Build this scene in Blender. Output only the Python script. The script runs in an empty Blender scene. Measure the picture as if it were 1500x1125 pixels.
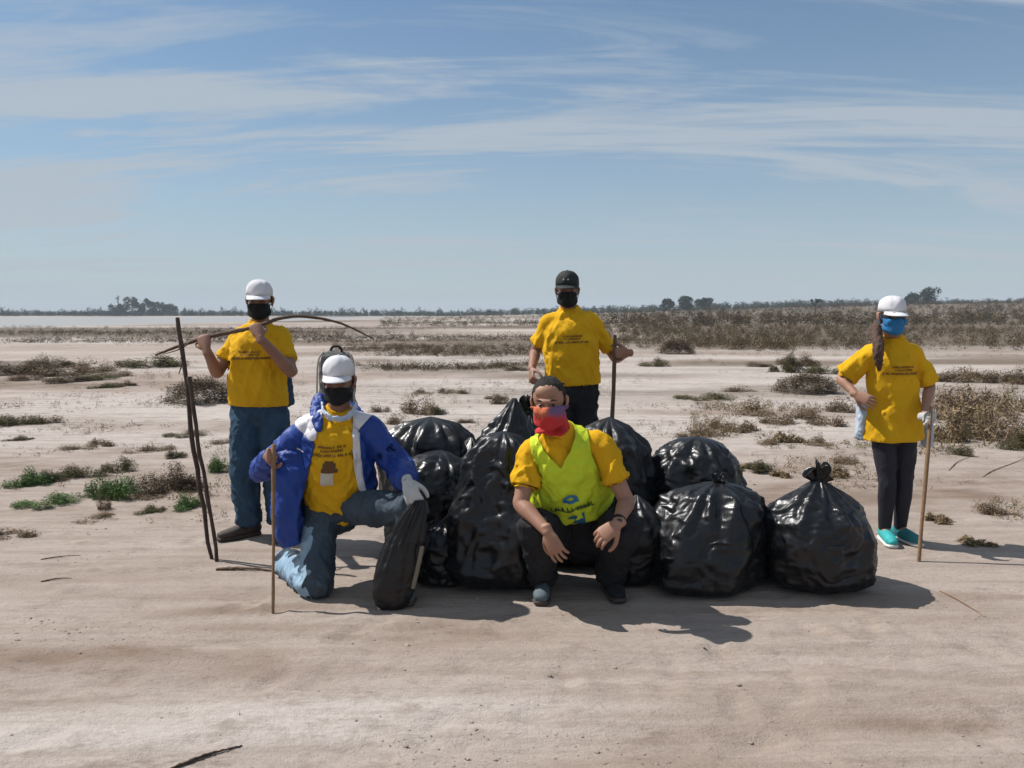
import bpy, math, random
import numpy as np
from mathutils import Vector, Matrix, Quaternion
from mathutils.bvhtree import BVHTree

# ------------------------------------------------------------------ camera, sky, sun, exposure
S = bpy.context.scene
C = S.collection
R = math.radians
FPX, CAMZ = 1200.0, 1.5                      # focal length in pixels of a 1500 px wide frame; eye height
PITCH = math.atan(102.5 / FPX)
cam_d = bpy.data.cameras.new('camera'); cam = bpy.data.objects.new('camera', cam_d); C.objects.link(cam)
cam.location = (0, 0, CAMZ); cam.rotation_euler = (math.pi / 2 - PITCH, 0, 0)
cam_d.sensor_width = 36; cam_d.lens = 36 * FPX / 1500; cam_d.clip_start = 0.1; cam_d.clip_end = 6000
S.camera = cam

SUN = Vector((-0.76, 0.26, 1.0)).normalized()
world = bpy.data.worlds.new('World'); S.world = world; world.use_nodes = True
wn, wl = world.node_tree.nodes, world.node_tree.links
wn.clear()
def N(nodes, t, **k):
    n = nodes.new(t)
    for a, v in k.items():
        if a in n.inputs.keys(): n.inputs[a].default_value = v
        else: setattr(n, a, v)
    return n
out = wn.new('ShaderNodeOutputWorld'); bg = wn.new('ShaderNodeBackground')
sky = wn.new('ShaderNodeTexSky'); sky.sky_type = 'NISHITA'; sky.sun_disc = False
sky.sun_elevation = math.asin(SUN.z); sky.sun_rotation = math.atan2(SUN.x, SUN.y) % (2 * math.pi)
sky.air_density = 1.0; sky.dust_density = 0.2; sky.ozone_density = 0.7; sky.altitude = 50
tc = wn.new('ShaderNodeTexCoord'); sep = wn.new('ShaderNodeSeparateXYZ'); wl.new(tc.outputs['Generated'], sep.inputs[0])
def M_(op, a, b=None, c=None, nodes=wn, links=wl):
    m = nodes.new('ShaderNodeMath'); m.operation = op
    for i, v in enumerate((a, b, c)):
        if v is None: continue
        if isinstance(v, (int, float)): m.inputs[i].default_value = v
        else: links.new(v, m.inputs[i])
    return m.outputs[0]
zc = M_('ADD', M_('MAXIMUM', sep.outputs[2], 0.0), 0.16)      # a high thin cloud sheet seen in perspective
px_ = M_('DIVIDE', sep.outputs[0], zc); py_ = M_('DIVIDE', sep.outputs[1], zc)
cmb = wn.new('ShaderNodeCombineXYZ'); wl.new(px_, cmb.inputs[0]); wl.new(py_, cmb.inputs[1])
def cloud(rot, sc, off, scale, detail, rough, dist, lo, hi):
    mp = wn.new('ShaderNodeMapping'); wl.new(cmb.outputs[0], mp.inputs[0])
    mp.inputs['Rotation'].default_value = (0, 0, R(rot)); mp.inputs['Scale'].default_value = sc; mp.inputs['Location'].default_value = off
    t = N(wn, 'ShaderNodeTexNoise', Scale=scale, Detail=detail, Roughness=rough, Distortion=dist); wl.new(mp.outputs[0], t.inputs['Vector'])
    r = wn.new('ShaderNodeMapRange'); r.interpolation_type = 'SMOOTHSTEP'; wl.new(t.outputs[0], r.inputs[0])
    r.inputs[1].default_value = lo; r.inputs[2].default_value = hi
    return r.outputs[0]
c1 = cloud(-12, (0.30, 1.15, 1), (9.4, 3.9, 0), 1.0, 10, 0.62, 1.1, 0.38, 0.66)
c2 = cloud(-6, (0.5, 2.8, 1), (6.9, 9.4, 0), 1.4, 9, 0.64, 0.9, 0.36, 0.72)
c3 = cloud(10, (0.30, 0.55, 1), (1.3, 9.2, 0), 0.8, 4, 0.5, 0.4, 0.34, 0.66)
cl = M_('MULTIPLY', M_('MINIMUM', M_('ADD', M_('MULTIPLY', c1, 1.15), M_('MULTIPLY', M_('MULTIPLY', c2, c3), 0.85)), 1.0), 0.80)
veil = M_('MULTIPLY', M_('POWER', 2.718, M_('MULTIPLY', M_('MAXIMUM', sep.outputs[2], 0.0), -5.2)), 0.93)   # a thin even layer, seen through more of it near the horizon
cl = M_('MAXIMUM', cl, veil); cl = M_('MINIMUM', M_('ADD', cl, M_('MULTIPLY', M_('MULTIPLY', c1, veil), 0.25)), 0.93)
mix = wn.new('ShaderNodeMix'); mix.data_type = 'RGBA'
wl.new(cl, mix.inputs[0]); tint = wn.new('ShaderNodeMix'); tint.data_type = 'RGBA'; tint.blend_type = 'MULTIPLY'; tint.inputs[0].default_value = 1; wl.new(sky.outputs[0], tint.inputs[6]); tint.inputs[7].default_value = (0.74, 0.99, 1.12, 1)
wl.new(tint.outputs[2], mix.inputs[6]); mix.inputs[7].default_value = (5.5, 6.15, 6.85, 1)
wl.new(mix.outputs[2], bg.inputs[0]); bg.inputs[1].default_value = 0.070
wl.new(bg.outputs[0], out.inputs[0])

sun_d = bpy.data.lights.new('sun', 'SUN'); sun_d.energy = 4.5; sun_d.angle = R(0.5); sun_d.color = (1.0, 0.96, 0.91)
sun = bpy.data.objects.new('sun', sun_d); C.objects.link(sun); sun.rotation_euler = SUN.to_track_quat('Z', 'Y').to_euler()
sun.location = (-8, 4, 12)
S.view_settings.view_transform = 'Standard'; S.view_settings.look = 'None'
S.view_settings.exposure = 0.28; S.view_settings.gamma = 1.0
S.render.engine = 'CYCLES'
S.cycles.max_bounces = 6; S.cycles.volume_bounces = 0; S.cycles.transparent_max_bounces = 6
S.cycles.caustics_reflective = False; S.cycles.caustics_refractive = False

# ------------------------------------------------------------------ helpers
rng = np.random.default_rng(11); random.seed(4)
CP, SP = math.cos(PITCH), math.sin(PITCH)
def P(px, py, Y):
    """A real point at distance Y in front of the camera, read off the photograph."""
    u, v = (px - 750) / FPX, (py - 562.5) / FPX
    t = Y / (CP - v * SP)
    return Vector((u * t, Y, CAMZ + t * (-SP - v * CP)))
def GP(px, py):
    u, v = (px - 750) / FPX, (py - 562.5) / FPX
    t = CAMZ / (SP + v * CP)
    return Vector((u * t, t * (CP - v * SP), 0))
def XZ(px, Y, z):
    d = P(px, 562.5, Y); return Vector((d.x, Y, z))

def vnoise(p):
    p = np.asarray(p, dtype=np.float64); i = np.floor(p).astype(np.int64); f = p - i
    w = f * f * f * (f * (f * 6 - 15) + 10)
    def h(x, y, z):
        n = (x * 374761393 + y * 668265263 + z * 2147483647 * 7 + 1013904223) & 0xffffffff
        n = ((n ^ (n >> 13)) * 1274126177) & 0xffffffff
        n = ((n ^ (n >> 15)) * 2246822519) & 0xffffffff
        return ((n ^ (n >> 16)) & 0xffffff) / float(0x7fffff) - 1.0
    r = 0
    for a in (0, 1):
        for b in (0, 1):
            for c in (0, 1):
                ww = (w[:, 0] if a else 1 - w[:, 0]) * (w[:, 1] if b else 1 - w[:, 1]) * (w[:, 2] if c else 1 - w[:, 2])
                r = r + ww * h(i[:, 0] + a, i[:, 1] + b, i[:, 2] + c)
    return r
def fbm(p, o=4, g=0.5):
    r, a, s = 0, 1.0, 0
    p = np.array(p, dtype=np.float64)
    for k in range(o):
        r = r + a * vnoise(p + 17.3 * k); s += a; a *= g; p = p * 2.03
    return r / s
def ridged(p, o=3, g=0.5):
    r, a, s = 0, 1.0, 0
    p = np.array(p, dtype=np.float64)
    for k in range(o):
        r = r + a * (1 - np.abs(vnoise(p + 9.7 * k)) * 2); s += a; a *= g; p = p * 2.1
    return r / s
def sstep(a, b, x):
    t = np.clip((x - a) / (b - a), 0, 1); return t * t * (3 - 2 * t)

# materials -----------------------------------------------------------
def material(name, col, rough=0.8, col2=None, nscale=6.0, ndetail=4, bump=0.0, bscale=60.0, spec=0.5, sheen=0.0, coat=0.0, attr=None, fine=None, subsurf=0.0):
    m = bpy.data.materials.new(name); m.use_nodes = True
    nt = m.node_tree; b = nt.nodes['Principled BSDF']
    b.inputs['Roughness'].default_value = rough; b.inputs['Specular IOR Level'].default_value = spec
    b.inputs['Sheen Weight'].default_value = sheen; b.inputs['Coat Weight'].default_value = coat
    if subsurf:
        b.inputs['Subsurface Weight'].default_value = subsurf; b.inputs['Subsurface Radius'].default_value = (0.012, 0.005, 0.003)
    tcn = nt.nodes.new('ShaderNodeTexCoord')
    b.inputs['Base Color'].default_value = (*col, 1)
    last = None
    if col2 is not None:
        t = N(nt.nodes, 'ShaderNodeTexNoise', Scale=nscale, Detail=ndetail, Roughness=0.6); nt.links.new(tcn.outputs['Object'], t.inputs['Vector'])
        r = nt.nodes.new('ShaderNodeMapRange'); nt.links.new(t.outputs[0], r.inputs[0]); r.inputs[1].default_value = 0.35; r.inputs[2].default_value = 0.65
        mx = nt.nodes.new('ShaderNodeMix'); mx.data_type = 'RGBA'
        nt.links.new(r.outputs[0], mx.inputs[0]); mx.inputs[6].default_value = (*col, 1); mx.inputs[7].default_value = (*col2, 1)
        last = mx.outputs[2]
    if attr:
        a = nt.nodes.new('ShaderNodeAttribute'); a.attribute_name = attr
        mx = nt.nodes.new('ShaderNodeMix'); mx.data_type = 'RGBA'; mx.blend_type = 'MULTIPLY'; mx.inputs[0].default_value = 1
        if last: nt.links.new(last, mx.inputs[6])
        else: mx.inputs[6].default_value = (*col, 1)
        nt.links.new(a.outputs['Color'], mx.inputs[7]); last = mx.outputs[2]
    if last: nt.links.new(last, b.inputs['Base Color'])
    if bump:
        t = N(nt.nodes, 'ShaderNodeTexNoise', Scale=bscale, Detail=4, Roughness=0.6); nt.links.new(tcn.outputs['Object'], t.inputs['Vector'])
        bp = N(nt.nodes, 'ShaderNodeBump', Strength=bump, Distance=0.01); nt.links.new(t.outputs[0], bp.inputs['Height']); nt.links.new(bp.outputs[0], b.inputs['Normal'])
    return m

# meshes --------------------------------------------------------------
def mesh_from(name, v, f, smooth=True):
    me = bpy.data.meshes.new(name)
    v = np.asarray(v, dtype=np.float32).reshape(-1, 3)
    if isinstance(f, np.ndarray):
        k = f.shape[1]; me.vertices.add(len(v)); me.loops.add(f.size); me.polygons.add(len(f))
        me.vertices.foreach_set('co', v.ravel()); me.loops.foreach_set('vertex_index', f.astype(np.int32).ravel())
        me.polygons.foreach_set('loop_start', np.arange(0, f.size, k, dtype=np.int32))
        me.update(calc_edges=True)
    else:
        me.from_pydata([tuple(map(float, x)) for x in v], [], f); me.update()
    me.polygons.foreach_set('use_smooth', np.full(len(me.polygons), smooth)); me.update()
    return me
def link(name, me, mat, parent=None, loc=None):
    o = bpy.data.objects.new(name, me); C.objects.link(o)
    if mat is not None and me is not None and not me.materials: me.materials.append(mat)
    if parent is not None: o.parent = parent
    if loc is not None: o.location = loc
    return o
def tag(o, label, cat, group=None):
    o['label'] = label; o['category'] = cat
    if group: o['group'] = group
    return o
def empty(name, loc):
    o = bpy.data.objects.new(name, None); C.objects.link(o); o.location = loc; o.empty_display_size = 0.1
    return o

def catmull(pts, sub):
    pts = [Vector(p) for p in pts]
    if len(pts) == 2 and sub > 1:
        return [pts[0].lerp(pts[1], i / sub) for i in range(sub + 1)]
    res = []
    for i in range(len(pts) - 1):
        p0 = pts[max(i - 1, 0)]; p1 = pts[i]; p2 = pts[i + 1]; p3 = pts[min(i + 2, len(pts) - 1)]
        for k in range(sub):
            t = k / sub
            res.append(0.5 * ((2 * p1) + (p2 - p0) * t + (2 * p0 - 5 * p1 + 4 * p2 - p3) * t * t + (3 * p1 - p0 - 3 * p2 + p3) * t ** 3))
    res.append(pts[-1]); return res
def interp(vals, sub):
    res = []
    for i in range(len(vals) - 1):
        for k in range(sub):
            t = k / sub; t = t * t * (3 - 2 * t) * 0.5 + t * 0.5
            res.append(vals[i] * (1 - t) + vals[i + 1] * t)
    res.append(vals[-1]); return res
def tube(pts, rads, side=None, n=16, sub=5, rnd=0.7):
    """Closed tapered limb through pts; a radius is a number or (across side, the other way)."""
    ra = interp([np.array(r if isinstance(r, (tuple, list)) else (r, r), dtype=float) for r in rads], sub)
    c = catmull(pts, sub)
    tan = []
    for i in range(len(c)):
        a, b = c[max(i - 1, 0)], c[min(i + 1, len(c) - 1)]
        tan.append((b - a).normalized())
    if side is None:
        ref = Vector((0, 1, 0)) if abs(tan[0].y) < 0.8 else Vector((1, 0, 0))
    else: ref = Vector(side)
    rings = []
    prev = ref
    for i in range(len(c)):
        r = ref if side is not None else prev
        e1 = (r - tan[i] * r.dot(tan[i])).normalized(); e2 = tan[i].cross(e1)
        prev = e1; rings.append((c[i], e1, e2, ra[i], tan[i]))
    if rnd:
        def capr(ring, sg):
            cc, e1, e2, r, t = ring; m = min(r) * rnd; o = []
            for a in (30, 58, 80):
                o.append((cc + t * (sg * m * math.sin(R(a))), e1, e2, r * math.cos(R(a)), t))
            return o
        rings = capr(rings[0], -1)[::-1] + rings + capr(rings[-1], 1)
    v = []
    for cc, e1, e2, r, t in rings:
        for k in range(n):
            a = 2 * math.pi * k / n
            v.append(cc + e1 * (r[0] * math.cos(a)) + e2 * (r[1] * math.sin(a)))
    f = []
    for i in range(len(rings) - 1):
        for k in range(n):
            k2 = (k + 1) % n
            f.append((i * n + k, i * n + k2, (i + 1) * n + k2, (i + 1) * n + k))
    f.append(tuple(range(n))[::-1]); f.append(tuple(range((len(rings) - 1) * n, len(rings) * n)))
    return v, f
def ell(c, r, rot=None, n=16, m=10):
    c = Vector(c); v = []; f = []
    for i in range(m + 1):
        ph = math.pi * (0.03 + 0.94 * i / m)
        for k in range(n):
            a = 2 * math.pi * k / n
            d = Vector((r[0] * math.sin(ph) * math.cos(a), r[1] * math.sin(ph) * math.sin(a), r[2] * math.cos(ph)))
            v.append(c + (rot @ d if rot else d))
    for i in range(m):
        for k in range(n):
            k2 = (k + 1) % n
            f.append((i * n + k, (i + 1) * n + k, (i + 1) * n + k2, i * n + k2))
    f.append(tuple(range(n))); f.append(tuple(range(m * n, (m + 1) * n))[::-1])
    return v, f
def join(shapes):
    V, F = [], []
    for v, f in shapes:
        o = len(V); V += list(v); F += [tuple(i + o for i in q) for q in f]
    return V, F
def remesh(shapes, voxel, smooth=3, fac=0.5):
    v, f = join(shapes); me = mesh_from('tmp', [tuple(x) for x in v], f)
    o = bpy.data.objects.new('tmp', me); C.objects.link(o)
    m = o.modifiers.new('r', 'REMESH'); m.mode = 'VOXEL'; m.voxel_size = voxel
    if smooth:
        s = o.modifiers.new('s', 'SMOOTH'); s.iterations = smooth; s.factor = fac
    dg = bpy.context.evaluated_depsgraph_get(); new = bpy.data.meshes.new_from_object(o.evaluated_get(dg))
    bpy.data.objects.remove(o); bpy.data.meshes.remove(me)
    new.polygons.foreach_set('use_smooth', np.ones(len(new.polygons), dtype=bool))
    return new
def get(me):
    v = np.empty(len(me.vertices) * 3, np.float32); me.vertices.foreach_get('co', v)
    n = np.empty(len(me.vertices) * 3, np.float32); me.vertex_normals.foreach_get('vector', n)
    return v.reshape(-1, 3).astype(float), n.reshape(-1, 3).astype(float)
def put(me, v):
    me.vertices.foreach_set('co', np.asarray(v, dtype=np.float32).ravel()); me.update()
def drop_faces(me, keep):
    """New mesh of the faces where keep is true."""
    nv = len(me.vertices); v, _ = get(me)
    loops = np.empty(len(me.loops), np.int32); me.loops.foreach_get('vertex_index', loops)
    st = np.empty(len(me.polygons), np.int32); me.polygons.foreach_get('loop_start', st)
    tot = np.empty(len(me.polygons), np.int32); me.polygons.foreach_get('loop_total', tot)
    q = np.where(keep & (tot == 4))[0]
    f = loops[st[q][:, None] + np.arange(4)]
    used = np.unique(f); mp = np.full(nv, -1); mp[used] = np.arange(len(used))
    v = v[used]; f = mp[f]
    e = np.sort(np.concatenate([f[:, [i, (i + 1) % 4]] for i in range(4)]), axis=1); e, cnt = np.unique(e, axis=0, return_counts=True); e = e[cnt == 1]
    deg = np.bincount(e.ravel(), minlength=len(v))
    for _ in range(10):                                        # ease the cut edge into a clean hem
        acc = np.zeros_like(v); np.add.at(acc, e[:, 0], v[e[:, 1]]); np.add.at(acc, e[:, 1], v[e[:, 0]])
        k = deg == 2; v[k] = 0.4 * v[k] + 0.6 * acc[k] / 2
    return mesh_from('m', v, f)
def fcent(me):
    c = np.empty(len(me.polygons) * 3, np.float32); me.polygons.foreach_get('center', c)
    n = np.empty(len(me.polygons) * 3, np.float32); me.polygons.foreach_get('normal', n)
    return c.reshape(-1, 3), n.reshape(-1, 3)
def thick(me, t):
    """Give an open sheet a real thickness (inwards)."""
    o = bpy.data.objects.new('tmp', me); C.objects.link(o)
    s = o.modifiers.new('s', 'SOLIDIFY'); s.thickness = t; s.offset = -1
    dg = bpy.context.evaluated_depsgraph_get(); new = bpy.data.meshes.new_from_object(o.evaluated_get(dg))
    bpy.data.objects.remove(o); bpy.data.meshes.remove(me)
    if len(new.polygons) > 12000: new = thin_out(new, 0.5)
    new.polygons.foreach_set('use_smooth', np.ones(len(new.polygons), dtype=bool))
    return new
def thin_out(me, ratio):
    o = bpy.data.objects.new('tmp', me); C.objects.link(o); m = o.modifiers.new('d', 'DECIMATE'); m.ratio = ratio
    dg = bpy.context.evaluated_depsgraph_get(); new = bpy.data.meshes.new_from_object(o.evaluated_get(dg)); bpy.data.objects.remove(o); bpy.data.meshes.remove(me)
    new.polygons.foreach_set('use_smooth', np.ones(len(new.polygons), dtype=bool)); return new
def bvh_of(me):
    v, _ = get(me); return BVHTree.FromPolygons([Vector(x) for x in v], [tuple(p.vertices) for p in me.polygons])

# ------------------------------------------------------------------ the ground
_fr = np.random.default_rng(17)
PRINTS = [(float(_fr.uniform(-3.0, 3.2)), float(_fr.uniform(2.7, 4.0) if _fr.random() < .6 else _fr.uniform(4.0, 6.5)), float(_fr.uniform(-3.1, 3.1)), float(_fr.uniform(.5, 1))) for _ in range(95)]   # footprints
def gheight(x, y):
    x = np.asarray(x, float); y = np.asarray(y, float)
    sh = np.broadcast(x, y).shape; xx = np.broadcast_to(x, sh).ravel(); yy = np.broadcast_to(y, sh).ravel()
    p = np.stack([xx, yy, np.zeros_like(xx)], 1)
    near = 1 - sstep(14, 40, np.hypot(xx, yy))
    stand = sstep(3.0, 4.0, yy) * (1 - sstep(6.4, 8.0, yy))
    h = 0.016 * fbm(p * 0.9, 3) * (1 - 0.6 * stand)
    h += near * 0.010 * fbm(p * np.array([3.2, 5.5, 1]), 3) * (1 - 0.45 * stand)
    h += near * 0.012 * np.clip(fbm(p * np.array([7, 9, 1]) + 3, 3), 0, 1) * sstep(0.0, 0.4, fbm(p * np.array([.6, 1.6, 1]) + 9, 2)) * (1 - .5 * stand)
    # ruts of the track that runs across in front of the group
    yc = yy - 0.10 * xx
    rut = np.exp(-((yc - 2.72) / 0.16) ** 2) + np.exp(-((yc - 3.30) / 0.10) ** 2) * 0.5
    h -= near * 0.018 * rut; h += near * 0.018 * np.exp(-((yc - 3.58 - 0.1 * fbm(p * 1.3, 2)) / 0.11) ** 2) * (0.4 + 0.6 * sstep(0.6, -0.8, xx))
    if len(xx) > 50:
        for fx, fy, fa, fd in PRINTS:
            k = np.where((np.abs(xx - fx) < .3) & (np.abs(yy - fy) < .3))[0]
            if not len(k): continue
            dx, dy = xx[k] - fx, yy[k] - fy; u_ = (dx * math.cos(fa) + dy * math.sin(fa)) / .13; v_ = (-dx * math.sin(fa) + dy * math.cos(fa)) / .055
            r_ = u_ * u_ + v_ * v_; h[k] += fd * (-.013 * np.exp(-r_ ** 2) + .006 * np.exp(-((r_ - 1.9) / .9) ** 2))
    # lake bed, and the low rise with scrub on the other side
    nearshore = 88 + 210 * sstep(-60, -38 + 0 * yy, xx + 0.0) * sstep(60, 110, yy)
    lake = sstep(nearshore, nearshore + 10, yy) * (1 - sstep(395, 420, yy)) * (1 - sstep(-56, -30, xx - 0.0))
    h = h - 0.55 * lake
    h += 0.5 * sstep(400, 430, yy) * (1 - sstep(-56, -30, xx))
    h += 4.6 * sstep(70, 260, yy) * sstep(-30, 190, xx) + 0.8 * sstep(120, 300, yy) * sstep(-60, 0, xx)
    return h.reshape(sh)
def gz(x, y): return float(gheight(np.array([x]), np.array([y]))[0])

def axis(dense_lo, dense_hi, step, lo, hi, g=1.07):
    a = list(np.arange(dense_lo, dense_hi, step)); s = step
    while a[-1] < hi: s *= g; a.append(a[-1] + s)
    b = []; s = step; c = dense_lo
    while c > lo: s *= g; c -= s; b.append(c)
    return np.array(b[::-1] + a)
gx = axis(-3.9, 3.9, 0.038, -1400, 1400); gy = axis(2.2, 6.6, 0.038, -60, 1450, 1.05)
GX, GY = np.meshgrid(gx, gy); gv = np.stack([GX, GY, gheight(GX, GY)], -1).reshape(-1, 3)
nx, ny = len(gx), len(gy)
ii = (np.arange(ny - 1)[:, None] * nx + np.arange(nx - 1)[None]).ravel()
ground_me = mesh_from('ground', gv, np.stack([ii, ii + 1, ii + nx + 1, ii + nx], 1))
# patches of darker soil, litter and pale salt crust: real differences of the soil
x_, y_ = gv[:, 0], gv[:, 1]; p_ = np.stack([x_, y_, 0 * x_], 1)
brown = sstep(0.0, 0.5, fbm(p_ * np.array([0.35, 0.9, 1]) + 5, 5)) * 0.7
yc_ = y_ - 0.10 * x_
w_ = 0.22 * fbm(p_ * 1.1 + 3, 3)
brown += 1.3 * np.exp(-((yc_ - 3.66 + 1.3 * w_) / 0.26) ** 2) * sstep(0.6, -0.9, x_) * sstep(-0.35, 0.25, fbm(p_ * np.array([1.0, 3.5, 1]) + 8, 3))
brown += 1.0 * np.exp(-((y_ - .22 * x_ - 4.36 + .5 * w_) / 0.07) ** 2) * np.exp(-((x_ + 1.35) / 0.5) ** 2)
brown += 0.55 * sstep(0.0, 0.4, fbm(p_ * np.array([1.2, 3.0, 1]) + 31, 4)) * sstep(0.3, 1.6, x_) * np.exp(-((yc_ - 2.62) / 0.45) ** 2)
brown += 0.7 * sstep(-0.05, 0.35, fbm(p_ * np.array([1.6, 2.4, 1]) + 11, 4)) * (sstep(5.4, 6.6, y_) * (1 - sstep(16, 24, y_)))
ycu = y_ - .10 * x_ + .018 * x_ * x_ + .03 * fbm(p_ * .8 + 4, 2); brk = sstep(-.35, .15, fbm(p_ * np.array([.9, 3., 1]) + 71, 3))
for t0, tw, ta in ((2.80, .05, .55), (2.93, .03, .4), (3.30, .05, .5), (3.42, .03, .4), (3.95, .05, .35)): brown += ta * brk * np.exp(-((ycu - t0) / tw) ** 2)   # wheel marks
salt = sstep(-0.15, 0.35, fbm(p_ * np.array([0.10, 0.35, 1]) + 60, 4)) * sstep(6.5, 11, y_) + 0.8 * np.exp(-((yc_ - 3.0) / 0.25) ** 2) * sstep(1.0, -0.6, x_)
veg = sstep(0.0, 0.35, fbm(p_ * np.array([0.02, 0.09, 1]) + 77, 4)) * sstep(26, 48, y_)
veg = np.maximum(veg, sstep(30, 42, y_ + 0.06 * fbm(p_ * 0.2, 3) * 60) * sstep(0.10, 0.2, x_ / np.maximum(y_, 1)))
veg = np.maximum(veg, sstep(48, 56, y_ + 8 * fbm(p_ * np.array([.05, .05, 1]), 3)) * (1 - sstep(86, 96, y_)) * sstep(0, -20, x_))
veg = np.maximum(veg, sstep(-.25, .1, fbm(p_ * np.array([.10, .3, 1]) + 2, 3)) * sstep(21, 24, y_) * (1 - sstep(34, 40, y_)) * sstep(-.23, -.15, x_ / np.maximum(y_, 1)) * (1 - sstep(.03, .10, x_ / np.maximum(y_, 1))))
veg = np.maximum(veg, .8 * sstep(0.0, .3, fbm(p_ * np.array([.12, .4, 1]) + 40, 4)) * sstep(13, 17, y_) * (1 - sstep(26, 34, y_)))
col = np.zeros((len(gv), 4), np.float32); col[:, 0] = np.clip(brown, 0, 1); col[:, 1] = np.clip(salt, 0, 1); col[:, 2] = np.clip(veg, 0, 1); col[:, 3] = 1
at = ground_me.color_attributes.new('soil', 'FLOAT_COLOR', 'POINT'); at.data.foreach_set('color', col.ravel())

def ground_material():
    m = bpy.data.materials.new('salty_soil'); m.use_nodes = True; nt = m.node_tree; nd, ln = nt.nodes, nt.links
    b = nd['Principled BSDF']; b.inputs['Roughness'].default_value = 0.95; b.inputs['Specular IOR Level'].default_value = 0.2
    t = nd.new('ShaderNodeTexCoord'); a = nd.new('ShaderNodeAttribute'); a.attribute_name = 'soil'
    sp = nd.new('ShaderNodeSeparateColor'); ln.new(a.outputs['Color'], sp.inputs[0])
    def noise(scale, sc=(1, 1, 1), d=5, r=0.6, lo=0.35, hi=0.65):
        mp = nd.new('ShaderNodeMapping'); ln.new(t.outputs['Object'], mp.inputs[0]); mp.inputs['Scale'].default_value = sc; mp.inputs['Rotation'].default_value = (0, 0, R(-5.7))
        n = N(nd, 'ShaderNodeTexNoise', Scale=scale, Detail=d, Roughness=r); ln.new(mp.outputs[0], n.inputs['Vector'])
        q = nd.new('ShaderNodeMapRange'); ln.new(n.outputs[0], q.inputs[0]); q.inputs[1].default_value = lo; q.inputs[2].default_value = hi
        return q.outputs[0], n.outputs[0]
    def mixc(f, A, B):
        q = nd.new('ShaderNodeMix'); q.data_type = 'RGBA'
        if isinstance(f, float): q.inputs[0].default_value = f
        else: ln.new(f, q.inputs[0])
        for s, v in ((6, A), (7, B)):
            if isinstance(v, tuple): q.inputs[s].default_value = (*v, 1)
            else: ln.new(v, q.inputs[s])
        return q.outputs[2]
    mm = lambda op, x, y=None: M_(op, x, y, None, nd, ln)
    big, _ = noise(0.8, (0.6, 1.6, 1)); mid, midr = noise(4.0, (0.5, 1.4, 1), 6); fine, finer = noise(38, (0.7, 1.2, 1), 5, 0.65); grit, gritr = noise(150, d=3, lo=0.3, hi=0.7)
    spk, _ = noise(11, (0.7, 1.5, 1), 8, 0.78, 0.55, 0.68)
    c = mixc(big, (0.375, 0.308, 0.262), (0.415, 0.350, 0.305))
    c = mixc(mm('MULTIPLY', mid, 0.45), c, (0.325, 0.268, 0.232))
    bf = mm('MULTIPLY', sp.outputs[0], mm('ADD', 0.45, mm('MULTIPLY', mid, 0.55)))
    c = mixc(bf, c, (0.185, 0.125, 0.088))
    c = mixc(mm('MULTIPLY', sp.outputs[1], 0.8), c, (0.54, 0.492, 0.455))
    c = mixc(mm('MULTIPLY', spk, mm('ADD', 0.34, mm('MULTIPLY', sp.outputs[0], 0.5))), c, (0.13, 0.095, 0.07))
    mot, _ = noise(1.7, (0.6, 1.5, 1), 10, 0.72, 0.46, 0.60); mot2, _ = noise(6.5, (0.7, 1.3, 1), 8, 0.75, 0.50, 0.64)
    c = mixc(mm('MULTIPLY', mm('MULTIPLY', mot, mot2), mm('ADD', 0.42, mm('MULTIPLY', sp.outputs[0], 0.58))), c, (0.150, 0.108, 0.078))
    stk, _ = noise(2.6, (0.16, 2.4, 1), 7, 0.68, 0.46, 0.66)
    c = mixc(mm('MULTIPLY', stk, 0.55), c, (0.235, 0.175, 0.135))
    c = mixc(mm('MULTIPLY', mot2, 0.30), c, (0.22, 0.172, 0.140))
    c = mixc(mm('MULTIPLY', fine, 0.22), c, (0.26, 0.21, 0.175))
    c = mixc(mm('MULTIPLY', sp.outputs[2], mm('ADD', 0.62, mm('MULTIPLY', mid, 0.36))), c, (0.088, 0.062, 0.034))
    ln.new(c, b.inputs['Base Color'])
    hsum = mm('ADD', mm('MULTIPLY', midr, 1.2), mm('ADD', mm('MULTIPLY', finer, 0.40), mm('MULTIPLY', gritr, 0.16)))
    bp = N(nd, 'ShaderNodeBump', Strength=0.7, Distance=0.04); ln.new(hsum, bp.inputs['Height']); ln.new(bp.outputs[0], b.inputs['Normal'])
    return m
ground = link('ground', ground_me, ground_material()); ground['kind'] = 'structure'

# the shallow lake
def water_material():
    m = bpy.data.materials.new('shallow_water'); m.use_nodes = True; nt = m.node_tree; b = nt.nodes['Principled BSDF']
    b.inputs['Base Color'].default_value = (0.30, 0.295, 0.285, 1); b.inputs['Roughness'].default_value = 0.5; b.inputs['IOR'].default_value = 1.33
    t = nt.nodes.new('ShaderNodeTexCoord'); n = N(nt.nodes, 'ShaderNodeTexNoise', Scale=0.6, Detail=4)
    nt.links.new(t.outputs['Object'], n.inputs['Vector']); bp = N(nt.nodes, 'ShaderNodeBump', Strength=0.15, Distance=0.05)
    nt.links.new(n.outputs[0], bp.inputs['Height']); nt.links.new(bp.outputs[0], b.inputs['Normal']); return m
lk = link('lake_water', mesh_from('lake', [(-900, 84, -0.06), (-20, 84, -0.06), (-20, 424, -0.06), (-900, 424, -0.06)], [(0, 1, 2, 3)], False), water_material())
lk['kind'] = 'structure'

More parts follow.
